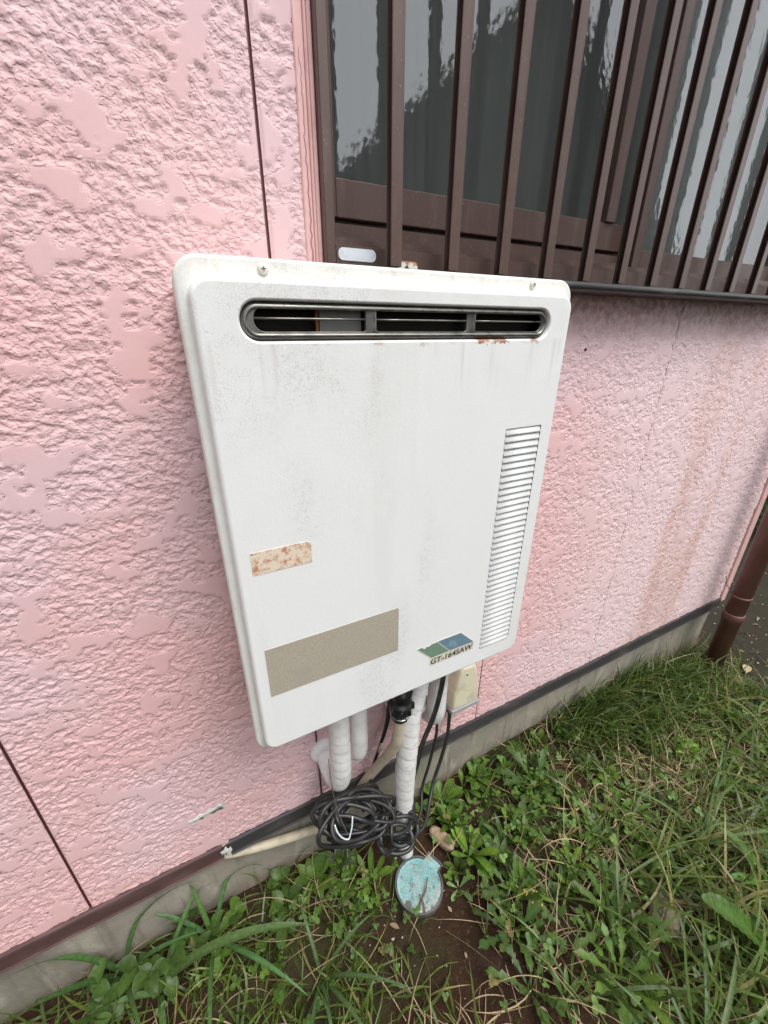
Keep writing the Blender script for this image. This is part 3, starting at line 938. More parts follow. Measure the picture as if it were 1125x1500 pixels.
# ------------------------------------------------------------------ pipes and cables under the heater
m = Mat('white_pipe_tape', (0.78, 0.78, 0.77), 0.42)
m.over(m.mul(m.ramp(m.noise(25, 4), 0.45, 0.72), 0.6), (0.58, 0.56, 0.51))
m.over(m.mul(m.ramp(m.noise(60, 4, stretch=(1, 1, 2.2)), 0.58, 0.7), 0.5), (0.45, 0.42, 0.37))
m.bump(m.noise(90, 3, stretch=(1, 1, 2.0)), 0.002, 0.5)
M['tape'] = m
m = Mat('grimy_pipe_tape', (0.70, 0.67, 0.61), 0.5)
m.over(m.ramp(m.noise(28, 4), 0.42, 0.68), (0.50, 0.46, 0.39)).bump(m.noise(80, 3), 0.002, 0.6)
M['tape2'] = m
def wrap(pitch, amp, seed=0.0):
    def f(s, a):
        t = (s / pitch + a / (2 * math.pi) + seed) % 1.0
        return 1.0 + amp * (min(t * 1.0, 1.0) ** 0.6 - 0.5) * (1 if t < 0.93 else (1 - t) / 0.07) + 0.007 * math.sin(s * 90 + a * 2 + seed)
    return f
def pipe(name, label, ctrl, rad, mat, pitch=0.026, amp=0.06, seed=0.0, cat='pipe', per=34, seg=24):
    o = tube(name, ctrl, rad, mat, None, seg, per, wrap(pitch, amp, seed), loc=ctrl[-1])
    return tag(o, label, cat, 'insulated pipes under the water heater')

pipe('insulated_pipe', 'thick white taped pipe bending back to the wall, nearest the coiled cable',
     [(0.168, -0.088, 0.700), (0.168, -0.088, 0.60), (0.168, -0.088, 0.50), (0.168, -0.086, 0.43), (0.168, -0.078, 0.385), (0.166, -0.058, 0.358), (0.163, -0.036, 0.358), (0.160, -0.012, 0.372), (0.158, 0.012, 0.385)], 0.0205, M['tape'], 0.024, 0.045, 0.2)
pipe('insulated_pipe', 'slimmer white pipe beside the thick bent one, turning into the wall',
     [(0.222, -0.055, 0.700), (0.222, -0.055, 0.60), (0.222, -0.055, 0.48), (0.222, -0.053, 0.415), (0.222, -0.042, 0.388), (0.221, -0.022, 0.376), (0.220, 0.012, 0.374)], 0.0178, M['tape'], 0.05, 0.025, 0.6)
pipe('insulated_pipe', 'longest white taped pipe running from the heater down into the soil',
     [(0.342, -0.105, 0.700), (0.338, -0.105, 0.640), (0.326, -0.105, 0.575), (0.314, -0.105, 0.520), (0.311, -0.105, 0.470), (0.309, -0.104, 0.40), (0.307, -0.102, 0.31), (0.309, -0.098, 0.22), (0.314, -0.092, 0.14), (0.325, -0.086, 0.06), (0.333, -0.082, -0.05)],
     [0.0185, 0.0190, 0.0200, 0.0215, 0.0218, 0.0222, 0.0222, 0.0218, 0.0205, 0.0185, 0.0175], M['tape'], 0.034, 0.045, 0.1)
pipe('insulated_pipe', 'white pipe beside the cream junction box, bending back into the wall',
     [(0.398, -0.078, 0.700), (0.397, -0.078, 0.60), (0.397, -0.078, 0.50), (0.398, -0.076, 0.455), (0.401, -0.064, 0.424), (0.405, -0.040, 0.405), (0.409, -0.012, 0.40), (0.411, 0.012, 0.40)], 0.0205, M['tape'], 0.06, 0.02, 0.8)
pipe('pipe_branch', 'short grimy taped branch crossing between the two right pipes',
     [(0.392, -0.052, 0.47), (0.374, -0.058, 0.462), (0.352, -0.068, 0.468), (0.335, -0.085, 0.485)], 0.0115, M['tape2'], 0.018, 0.08, 0.3)
# wall sleeves
def sleeve(x, z, r, label, mat):
    o = lathe('wall_sleeve', [(r * 1.0, -0.01), (r * 1.12, 0.004), (r * 1.05, 0.010), (r * 0.9, 0.014), (r * 0.6, 0.016)], (x, 0.0, z), (0, -1, 0), mat, None, 24)
    tag(o, label, 'pipe collar', 'collars where pipes enter the wall')
    return o
sleeve(0.158, 0.385, 0.027, 'white collar on the wall behind the thick bent pipe', M['tape'])
sleeve(0.221, 0.374, 0.024, 'white collar on the wall behind the slimmer pipe', M['tape'])
sleeve(0.411, 0.400, 0.029, 'grimy collar on the wall behind the pipe at the junction box', M['tape2'])

# black drain/gas coupling
blk = Mat('black_rubber', (0.012, 0.012, 0.013), 0.35)
blk.over(blk.mul(blk.ramp(blk.noise(60, 4), 0.5, 0.75), 0.5), (0.05, 0.048, 0.045))
M['rubber'] = blk
cpl = thing('pipe_coupling', 'black ribbed coupling on the beige hose under the heater', 'coupling', (0.281, -0.118, 0.525))
lathe('coupling_body', [(0.013, 0.0), (0.0175, 0.003), (0.0185, 0.008), (0.0185, 0.020), (0.0225, 0.023), (0.0232, 0.026), (0.0232, 0.040), (0.0222, 0.043), (0.018, 0.045), (0.0175, 0.056), (0.0205, 0.058), (0.0205, 0.072), (0.016, 0.075), (0.015, 0.15)], (0.281, -0.118, 0.540), (0.05, 0, 1), M['rubber'], cpl, 10)
lathe('clamp_ring', [(0.0186, 0.0), (0.0194, 0.0008), (0.0186, 0.0018)], (0.2817, -0.118, 0.551), (0.05, 0, 1), Mat('steel_clip', (0.5, 0.5, 0.5), 0.3, 0.9), cpl, 20)
for k in range(8):
    a = k * math.pi / 4 + 0.3
    cx, cy = 0.2833 + 0.0228 * math.cos(a), -0.118 + 0.0228 * math.sin(a)
    box('rib', cx - 0.0028, cx + 0.0028, cy - 0.0028, cy + 0.0028, 0.565, 0.580, M['rubber'], cpl, 0.001)
mt = Mat('coupling_label', (0.42, 0.44, 0.45), 0.5)
box('label_tag', 0.2895, 0.2955, -0.1425, -0.1395, 0.567, 0.578, mt, cpl)
box('label_tag', 0.2840, 0.2900, -0.1378, -0.1350, 0.554, 0.559, mt, cpl)

# beige hose from the coupling to the footing and away to the left under the flashing
m = Mat('beige_hose', (0.55, 0.49, 0.37), 0.55)
m.over(m.ramp(m.noise(40, 4), 0.4, 0.7), (0.44, 0.38, 0.28)).bump(m.noise(200, 3), 0.0008, 0.5)
M['hose'] = m
tag(tube('drain_hose', [(0.282, -0.118, 0.545), (0.282, -0.114, 0.50), (0.281, -0.106, 0.455), (0.276, -0.086, 0.40), (0.267, -0.060, 0.34), (0.254, -0.034, 0.275), (0.235, -0.016, 0.215), (0.208, -0.006, 0.160), (0.178, -0.004, 0.125), (0.149, -0.001, 0.116), (0.07, 0.000, 0.137), (-0.006, 0.002, 0.160), (-0.070, 0.006, 0.184), (-0.10, 0.016, 0.196)],
         [0.0112, 0.0112, 0.0112, 0.0110, 0.0108, 0.0106, 0.0104, 0.0103, 0.0102, 0.0102, 0.0100, 0.0095, 0.0085, 0.007], M['hose'], None, 16, 10, loc=(0.178, -0.004, 0.125)),
    'beige drain hose curving down and along the footing', 'hose')

# junction box
jm = Mat('cream_plastic', (0.66, 0.62, 0.46), 0.4)
jm.over(jm.mul(jm.ramp(jm.noise(24, 5, dist=0.5), 0.5, 0.66), 0.7), (0.50, 0.46, 0.33))
jb = thing('junction_box', 'cream tapered electrical box on the wall under the heater', 'electrical box', (0.515, 0.0, 0.36))
def jbox():
    bm = bmesh.new()
    secs = [(-0.001, 0.472, 0.552, 0.375, 0.512), (-0.030, 0.472, 0.552, 0.375, 0.509), (-0.040, 0.4735, 0.5505, 0.3752, 0.502), (-0.0435, 0.4765, 0.547, 0.3762, 0.494)]
    loops = []
    for y, x0, x1, z0, z1 in secs:
        t = 0.016
        loops.append([(x1, y, z0), (x1 - 0.002, y, z0 + 0.05), (x1 - t, y, z1 - 0.012), (x1 - t - 0.008, y, z1), (x0 + t + 0.006, y, z1), (x0 + t, y, z1 - 0.010), (x0 + 0.002, y, z0 + 0.05), (x0, y, z0)])
    vl = loft_loops(bm, loops)
    bm.faces.new(vl[-1]); bm.faces.new(vl[0][::-1])
    for f in bm.faces: f.smooth = False
    bmesh.ops.bevel(bm, geom=list(bm.edges), offset=0.0012, segments=2, affect='EDGES')
    o = from_bm('cover', bm, jm, jb)
jbox()
box('base_strip', 0.4705, 0.5535, -0.0455, -0.002, 0.3610, 0.3745, Mat('grey_plastic', (0.33, 0.34, 0.34), 0.5), jb, 0.0015)
lathe('screw_hole', [(0.0042, 0.0), (0.0046, 0.0006), (0.0036, 0.0010), (0.0034, 0.0011)], (0.5065, -0.0431, 0.478), (0, -1, 0), jm, jb, 14)
lathe('screw', [(0.0031, 0.0), (0.0028, 0.0013)], (0.5065, -0.0431, 0.478), (0, -1, 0), M['slot'], jb, 10)
lathe('cable_gland', [(0.0045, 0.0), (0.0055, 0.006), (0.0058, 0.012), (0.0085, 0.014), (0.0085, 0.018), (0.0062, 0.019), (0.0062, 0.026)], (0.4820, -0.022, 0.3355), (0, 0, 1), M['rubber'], jb, 14)

# black cables
m = Mat('black_cable_sheath', (0.020, 0.020, 0.021), 0.42)
m.over(m.mul(m.ramp(m.noise(30, 4), 0.45, 0.75), 0.6), (0.060, 0.058, 0.054))
M['cable'] = m
CB = M['cable']
def cable(label, ctrl, r=0.0042, per=8, parent=None):
    return tag(tube('black_cable', ctrl, r, CB, None, 10, per, loc=ctrl[-1]), label, 'cable', 'black cables under the water heater')
cable('black cable hanging from the heater base in front of the white pipe',
      [(0.385, -0.116, 0.70), (0.383, -0.115, 0.63), (0.378, -0.114, 0.56), (0.366, -0.111, 0.485), (0.347, -0.106, 0.415), (0.339, -0.100, 0.34), (0.331, -0.094, 0.265), (0.322, -0.120, 0.215), (0.296, -0.130, 0.185), (0.262, -0.120, 0.180), (0.235, -0.105, 0.195)], 0.0052)
cable('thin black cable coming from behind the pipe beside the junction box',
      [(0.418, -0.030, 0.43), (0.424, -0.050, 0.36), (0.418, -0.052, 0.30), (0.403, -0.057, 0.24), (0.384, -0.062, 0.175), (0.360, -0.096, 0.155), (0.318, -0.128, 0.158), (0.275, -0.125, 0.172), (0.235, -0.105, 0.200)], 0.0036)
cable('black cable leaving the gland of the cream junction box',
      [(0.482, -0.022, 0.350), (0.481, -0.024, 0.315), (0.473, -0.032, 0.27), (0.452, -0.042, 0.215), (0.424, -0.054, 0.16), (0.396, -0.080, 0.135), (0.355, -0.118, 0.130), (0.302, -0.128, 0.142), (0.25, -0.110, 0.175)], 0.0046)
lt = tag(tube('taped_lead', [(0.318, -0.004, 0.445), (0.312, -0.014, 0.418), (0.300, -0.022, 0.385), (0.284, -0.026, 0.345), (0.268, -0.030, 0.305), (0.252, -0.044, 0.275), (0.238, -0.060, 0.250), (0.215, -0.078, 0.235)], [0.0055, 0.0056, 0.0046, 0.0036, 0.0042, 0.0034, 0.0034, 0.0034], CB, None, 10, 8, loc=(0.318, -0.004, 0.445)),
         'black lead with a frayed pale patch running from wall to coil', 'cable')
tube('frayed_patch', [(0.2885, -0.0285, 0.356), (0.2840, -0.0296, 0.345), (0.2795, -0.0303, 0.334)], [0.0034, 0.0042, 0.0034], M['tape2'], lt, 8, 4, loc=(0.284, -0.029, 0.345))
lathe('grommet', [(0.010, 0.0), (0.011, 0.006), (0.008, 0.012)], (0.318, 0.0, 0.447), (0, -1, 0), M['tape2'], lt, 14)

# the coil: one long cable wound many times, leaning against the footing
def coil_path():
    rs = random.Random(5)
    P = []
    turns = 13
    c0 = np.array([0.188, -0.092, 0.254])
    e1 = np.array([0.93, -0.10, -0.33]); e1 /= np.linalg.norm(e1)     # long axis, falls to the right
    nrm = np.array([0.10, -0.88, 0.46]); nrm = nrm - e1 * nrm.dot(e1); nrm /= np.linalg.norm(nrm)
    e2 = np.cross(e1, nrm); e2 /= np.linalg.norm(e2)
    if e2[2] < 0: e2 = -e2
    for t in range(turns):
        A = 0.072 + rs.uniform(-0.022, 0.016)
        Bq = 0.035 + rs.uniform(-0.018, 0.011)
        oc = c0 + e1 * rs.uniform(-0.012, 0.022) + e2 * rs.uniform(-0.016, 0.014)
        tw = rs.uniform(-0.42, 0.35)
        lift = rs.uniform(-0.022, 0.020)
        for k in range(10):
            a = 2 * math.pi * k / 10
            u = A * math.cos(a) * math.cos(tw) - Bq * math.sin(a) * math.sin(tw)
            v = A * math.cos(a) * math.sin(tw) + Bq * math.sin(a) * math.cos(tw)
            P.append(oc + e1 * u + e2 * v + nrm * (lift + 0.012 * math.sin(a * 2 + t * 1.7)) + e1 * 0.006 * math.sin(a * 3 + t * 2.1))
    # smaller loose loops on the right-hand end
    c1 = np.array([0.278, -0.128, 0.190])
    for t in range(3):
        A = 0.046 + rs.uniform(-0.014, 0.014); Bq = 0.030 + rs.uniform(-0.012, 0.014)
        oc = c1 + e1 * rs.uniform(-0.014, 0.018) + e2 * rs.uniform(-0.012, 0.010)
        for k in range(9):
            a = 2 * math.pi * k / 9 + 2.6
            P.append(oc + e1 * A * math.cos(a) + e2 * Bq * math.sin(a) + nrm * rs.uniform(-0.008, 0.012))
    return P
coil = thing('cable_coil', 'tangled coil of black cable hanging in front of the footing', 'cable coil', (0.20, -0.06, 0.10))
tube('coiled_cable', coil_path(), 0.0046, CB, coil, 9, 5)
mtie = Mat('pale_twist_tie', (0.62, 0.70, 0.70), 0.45)
tube('twist_tie', [(0.137, -0.118, 0.318), (0.140, -0.126, 0.302), (0.148, -0.131, 0.286), (0.159, -0.133, 0.276), (0.164, -0.131, 0.284), (0.170, -0.127, 0.300), (0.175, -0.120, 0.318)], 0.0016, mtie, coil, 7, 5)
tube('hanging_wire', [(0.150, -0.066, 0.44), (0.1475, -0.078, 0.405), (0.1475, -0.092, 0.36), (0.150, -0.105, 0.330), (0.155, -0.122, 0.305), (0.160, -0.131, 0.285)], 0.0008, Mat('thin_wire', (0.12, 0.10, 0.09), 0.5), coil, 5, 5)

# ------------------------------------------------------------------ rainwater pipe at the house corner
m = Mat('brown_pvc', (0.150, 0.066, 0.052), 0.42)
m.over(m.ramp(m.noise(12, 4), 0.4, 0.7), (0.19, 0.095, 0.080))
m.over(m.mul(m.ramp(m.math('ADD', m.axis(2), m.mul(m.noise(15, 3), 0.1)), 0.16, 0.02), 0.6), (0.05, 0.028, 0.022))
dp = thing('rainwater_pipe', 'brown plastic rainwater pipe standing at the house corner', 'downpipe', (1.755, -0.085, -0.04))
CX, CY = 1.755, -0.085
lathe('pipe', [(0.0305, -0.10), (0.0305, 2.6)], (CX, CY, 0), (0, 0, 1), m, dp, 28)
lathe('coupling_sleeve', [(0.0306, 0.0), (0.0335, 0.0012), (0.0335, 0.030), (0.0328, 0.033), (0.0306, 0.0335)], (CX, CY, 0.215), (0, 0, 1), m, dp, 28)
lathe('strap', [(0.0307, 0.0), (0.0325, 0.0008), (0.0325, 0.0085), (0.0307, 0.0095)], (CX, CY, 0.318), (0, 0, 1), m, dp, 28)
tube('tie_wire', [(CX - 0.025, CY + 0.02, 0.323), (1.765, -0.03, 0.335), (1.80, -0.008, 0.338), (1.815, -0.002, 0.345)], 0.0012, M['cable'], dp, 6, 4)

# ------------------------------------------------------------------ water valve lid and a stone
m = Mat('weathered_teal_plastic', (0.19, 0.42, 0.44), 0.6)
m.over(m.ramp(m.noise(18, 4), 0.4, 0.7), (0.29, 0.50, 0.50))
m.over(m.mul(m.ramp(m.math('ADD', m.mul(m.axis(1), -1.0), m.mul(m.noise(30, 4), 0.10)), 0.185, 0.25), 0.8), (0.36, 0.40, 0.36))
m.over(m.mul(m.ramp(m.noise(90, 4), 0.46, 0.66), 0.7), (0.24, 0.22, 0.16))
m.over(m.mul(m.ramp(m.noise(40, 5, 0.7), 0.56, 0.66), 0.8), (0.10, 0.065, 0.04))
M['teal'] = m
m = Mat('dark_grey_box_rim', (0.085, 0.085, 0.09), 0.55)
m.over(m.ramp(m.noise(40, 4), 0.45, 0.7), (0.14, 0.135, 0.13))
M['rim'] = m
LCX, LCY, LZ = 0.3235, -0.158, -0.012
lid = thing('valve_lid', 'round turquoise water valve lid set in the soil', 'valve cover', (0, 0, 0))
def lid_outline(r, hx, grow=0.0):
    """round lid with a squared hinge lug toward the upper right"""
    pts = []
    la = R(22)
    for k in range(64):
        a = 2 * math.pi * k / 64
        da = (a - la + math.pi) % (2 * math.pi) - math.pi
        if abs(da) < R(24):
            rr = r * 0.985 + (hx if abs(da) < R(19) else 0)
            if abs(da) < R(19):
                rr = (r + hx) / max(math.cos(da), 0.9)
        else:
            rr = r
        pts.append((LCX + (rr + grow) * math.cos(a), LCY + (rr + grow) * math.sin(a)))
    return pts
def flat_prism(name, outline, z0, z1, mat, parent):
    n = len(outline)
    bm = bmesh.new()
    t = [bm.verts.new((x, y, z1)) for x, y in outline]; b = [bm.verts.new((x, y, z0)) for x, y in outline]
    bm.faces.new(t); bm.faces.new(b[::-1])
    for i in range(n): bm.faces.new((t[i], t[(i + 1) % n], b[(i + 1) % n], b[i]))
    return from_bm(name, bm, mat, parent)
flat_prism('lid_plate', lid_outline(0.0535, 0.013), LZ - 0.02, LZ, M['teal'], lid)
def rim():
    bm = bmesh.new()
    a, b = lid_outline(0.0535, 0.013, 0.0010), lid_outline(0.0535, 0.013, 0.0050)
    n = len(a)
    L = [[bm.verts.new((x, y, z)) for x, y in o] for o, z in ((a, LZ - 0.02), (a, LZ + 0.0025), (b, LZ + 0.0025), (b, LZ - 0.06))]
    for p, q in zip(L, L[1:]):
        for i in range(n): bm.faces.new((p[i], p[(i + 1) % n], q[(i + 1) % n], q[i]))
    return from_bm('rim', bm, M['rim'], lid)
rim()
# raised diamond grid
bm = bmesh.new()
for fam in (R(62), R(-42)):
    d = Vector((math.cos(fam), math.sin(fam), 0)); nn = Vector((-d.y, d.x, 0))
    for k in range(-7, 8):
        off = k * 0.0064
        if abs(off) > 0.047: continue
        h = math.sqrt(0.0485 ** 2 - off ** 2)
        c = Vector((LCX, LCY, LZ)) + nn * off
        zt = 0.0008 if fam > 0 else 0.0009
        q = [c + d * h + nn * 0.0005, c + d * h - nn * 0.0005, c - d * h - nn * 0.0005, c - d * h + nn * 0.0005]
        lo = [bm.verts.new(v - Vector((0, 0, 0.0004))) for v in q]; hi = [bm.verts.new(v + Vector((0, 0, zt))) for v in q]
        bm.faces.new(hi)
        for i in range(4): bm.faces.new((lo[i], lo[(i + 1) % 4], hi[(i + 1) % 4], hi[i]))
mg_ = Mat('teal_ridges', (0.17, 0.36, 0.375), 0.6)
mg_.over(mg_.mul(mg_.ramp(mg_.noise(30, 4), 0.4, 0.65), 0.8), (0.30, 0.42, 0.41))
from_bm('raised_grid', bm, mg_, lid)
flat_prism('key_notch', [(LCX - 0.043 + 0.008 * math.cos(2 * math.pi * k / 14), LCY - 0.022 + 0.008 * math.sin(2 * math.pi * k / 14)) for k in range(14)], LZ - 0.004, LZ + 0.0011, M['rim'], lid)

def rock(name, label, c, size, rot, mat, seed, power=2.6, sub=3):
    bm = bmesh.new()
    bmesh.ops.create_icosphere(bm, subdivisions=sub, radius=1.0)
    rm = Matrix.Rotation(rot[2], 3, 'Z') @ Matrix.Rotation(rot[0], 3, 'X')
    for v in bm.verts:
        p = v.co.copy()
        k = (abs(p.x) ** power + abs(p.y) ** power + abs(p.z) ** power) ** (-1 / power)
        n = 1 + 0.10 * float(perlin(np.array(p.x * 1.7 + seed), np.array(p.y * 1.7 + p.z * 1.3))) + 0.03 * float(perlin(np.array(p.x * 6 + seed), np.array(p.y * 6 - p.z * 5)))
        p = p * k * n
        v.co = Vector(c) + rm @ Vector((p.x * size[0], p.y * size[1], p.z * size[2]))
    return tag(from_bm(name, bm, mat, None, loc=(c[0], c[1], c[2] - size[2]), smooth=True), label, 'stone')
m = Mat('tan_stone', (0.30, 0.21, 0.13), 0.85)
m.over(m.ramp(m.noise(90, 4), 0.45, 0.68), (0.42, 0.34, 0.24)).bump(m.noise(160, 4), 0.002, 0.7)
rock('stone', 'small tan brick-shaped stone beside the turquoise lid', (0.424, -0.108, 0.004), (0.036, 0.0165, 0.015), (0.1, 0, R(-62)), m, 2.0, 3.2)
m = Mat('mossy_grey_stone', (0.16, 0.14, 0.115), 0.9)
m.over(m.ramp(m.noise(60, 4), 0.42, 0.68), (0.24, 0.205, 0.17)).bump(m.noise(120, 4), 0.003, 0.8)
rock('stone', 'grey-brown stone half buried in grass near the big toothed leaf', (0.80, -0.465, 0.0), (0.045, 0.035, 0.018), (0.0, 0, 0.5), m, 5.0)
#PART3
# ------------------------------------------------------------------ vegetation
def leaf_mat(name, rough=0.5, trans=0.35):
    q = bpy.data.materials.new(name)
    q.use_nodes = True
    n, l = q.node_tree.nodes, q.node_tree.links
    p = n['Principled BSDF']; out = n['Material Output']
    p.inputs['Roughness'].default_value = rough
    p.inputs['Specular IOR Level'].default_value = 0.35
    at = n.new('ShaderNodeAttribute'); at.attribute_name = 'tint'
    tc = n.new('ShaderNodeTexCoord')
    nz = n.new('ShaderNodeTexNoise'); nz.inputs['Scale'].default_value = 140; nz.inputs['Detail'].default_value = 3
    l.new(tc.outputs['Object'], nz.inputs['Vector'])
    mr_ = n.new('ShaderNodeMapRange'); mr_.inputs[1].default_value = 0.3; mr_.inputs[2].default_value = 0.7; mr_.inputs[3].default_value = 0.75; mr_.inputs[4].default_value = 1.2
    l.new(nz.outputs['Fac'], mr_.inputs[0])
    mx = n.new('ShaderNodeMix'); mx.data_type = 'RGBA'; mx.blend_type = 'MULTIPLY'; mx.inputs[0].default_value = 1.0
    l.new(at.outputs['Color'], mx.inputs[6]); l.new(mr_.outputs[0], mx.inputs[7])
    l.new(mx.outputs[2], p.inputs['Base Color'])
    t = n.new('ShaderNodeBsdfTranslucent'); l.new(mx.outputs[2], t.inputs[0])
    ms = n.new('ShaderNodeMixShader'); ms.inputs[0].default_value = trans
    l.new(p.outputs[0], ms.inputs[1]); l.new(t.outputs[0], ms.inputs[2])
    l.new(ms.outputs[0], out.inputs['Surface'])
    return q
LEAF = leaf_mat('leaf_green', 0.42, 0.30)
BLADE = leaf_mat('grass_blade', 0.38, 0.32)
STRAW = leaf_mat('dry_straw', 0.75, 0.15)

def mesh_np(name, V, F, mat, tint, loc=(0, 0, 0), parent=None, smooth=True):
    """V (n,3), F (m,4) or (m,3) arrays, tint (n,3)"""
    F = np.asarray(F)
    me = bpy.data.meshes.new(name)
    me.vertices.add(len(V)); me.vertices.foreach_set('co', (V - np.array(loc)).ravel())
    me.loops.add(F.size); me.loops.foreach_set('vertex_index', F.ravel())
    k = F.shape[1]
    me.polygons.add(len(F)); me.polygons.foreach_set('loop_start', np.arange(0, F.size, k))
    me.polygons.foreach_set('use_smooth', np.full(len(F), smooth))
    a = me.attributes.new('tint', 'FLOAT_COLOR', 'POINT')
    a.data.foreach_set('color', np.concatenate([tint, np.ones((len(V), 1))], 1).ravel())
    me.update()
    me.materials.append(mat)
    o = bpy.data.objects.new(name, me)
    if parent is None:
        o.location = loc
    return link(o, parent)

def blades(x, y, L, Wd, az, el, bend, c0, c1, seg=5, zoff=-0.004, kink=0.0):
    """arching blades: el start angle above ground, bend total downward curl (radians)"""
    n = len(x)
    z = ground_z(x, y) + zoff
    t = np.linspace(0, 1, seg + 1)
    ang = el[:, None] - bend[:, None] * t[None, :] ** 1.3
    step = L[:, None] / seg
    dh = np.cos(ang) * step; dv = np.sin(ang) * step
    h = np.concatenate([np.zeros((n, 1)), np.cumsum(dh[:, :-1], 1)], 1)
    v = np.concatenate([np.zeros((n, 1)), np.cumsum(dv[:, :-1], 1)], 1)
    azz = az[:, None] + kink * rng.normal(0, 1, (n, 1)) * t[None, :]
    px = x[:, None] + h * np.cos(azz); py = y[:, None] + h * np.sin(azz); pz = z[:, None] + v
    pz = np.maximum(pz, z[:, None] + 0.003)
    py = np.where((px < 1.86), np.minimum(py, 0.010 - 0.004 * t[None, :]), py)      # the footing stops them
    w = 1.35 * Wd[:, None] * np.array([np.interp(t, [0, 0.25, 0.6, 1], [0.7, 1, 0.8, 0.06])])
    roll = rng.normal(0, 0.5, (n, 1))
    sx, sy, sz = -np.sin(azz) * np.cos(roll), np.cos(azz) * np.cos(roll), np.sin(roll) * np.ones_like(azz)
    A = np.stack([px - sx * w / 2, py - sy * w / 2, pz - sz * w / 2], -1)
    Bv = np.stack([px + sx * w / 2, py + sy * w / 2, pz + sz * w / 2], -1)
    V = np.stack([A, Bv], 2).reshape(-1, 3)                       # n, seg+1, 2
    base = (np.arange(n) * (seg + 1) * 2)[:, None] + (np.arange(seg) * 2)[None, :]
    F = np.stack([base, base + 1, base + 3, base + 2], -1).reshape(-1, 4)
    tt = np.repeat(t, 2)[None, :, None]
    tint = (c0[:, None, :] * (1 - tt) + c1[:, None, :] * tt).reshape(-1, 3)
    return V, F, tint

RC = np.array([[VX[0], VN[0], -VD[0]], [VX[1], VN[1], -VD[1]], [VX[2], VN[2], -VD[2]]])
def in_view(x, y, margin=0.25):
    d = np.stack([x, y + 0.6, np.zeros_like(x) - 1.22], -1) @ RC.T
    u = d[..., 0] / d[..., 2] * 598 + 562.5; v = d[..., 1] / d[..., 2] * 598 + 750
    return (d[..., 2] > 0.1) & (u > -1125 * margin) & (u < 1125 * (1 + margin)) & (v > 0) & (v < 1500 * (1 + margin))

BARE = ((0.27, -0.055, 0.075, 0.06), (0.37, -0.085, 0.05, 0.04), (0.340, -0.280, 0.11, 0.085), (0.3235, -0.158, 0.075, 0.07), (0.05, -0.16, 0.05, 0.05), (0.17, -0.19, 0.05, 0.03), (0.55, -0.15, 0.03, 0.03), (0.42, -0.36, 0.05, 0.05))
def bare(x, y):
    k = np.zeros_like(x)
    for cx, cy, rx, ry in BARE:
        k = np.maximum(k, np.exp(-(((x - cx) / rx) ** 2 + ((y - cy) / ry) ** 2) ** 1.5))
    return k
def lid_free(x, y, pad=0.010):
    return np.hypot(x - LCX, y - LCY) > 0.062 + pad
def scatter(n, x0, x1, y0, y1, dens):
    x = rng.uniform(x0, x1, n); y = rng.uniform(y0, y1, n)
    k = in_view(x, y) & (rng.random(n) < dens(x, y)) & lid_free(x, y, 0.0)
    return x[k], y[k]
def clump(x, y, f):
    return 0.5 + 0.5 * np.clip(perlin(x * f + 3, y * f + 8) * 1.3, -1, 1)

def green(n, a=(0.040, 0.072, 0.012), b=(0.145, 0.205, 0.040), yellow=0.10):
    t = rng.random((n, 1))
    c = np.array(a) * (1 - t) + np.array(b) * t
    yl = rng.random((n, 1)) < yellow
    return np.where(yl, np.array([[0.22, 0.20, 0.07]]) * (0.7 + 0.6 * rng.random((n, 1))), c)
def straw(n):
    t = rng.random((n, 1))
    return np.array([[0.30, 0.215, 0.115]]) * (1 - t) + np.array([[0.52, 0.42, 0.26]]) * t

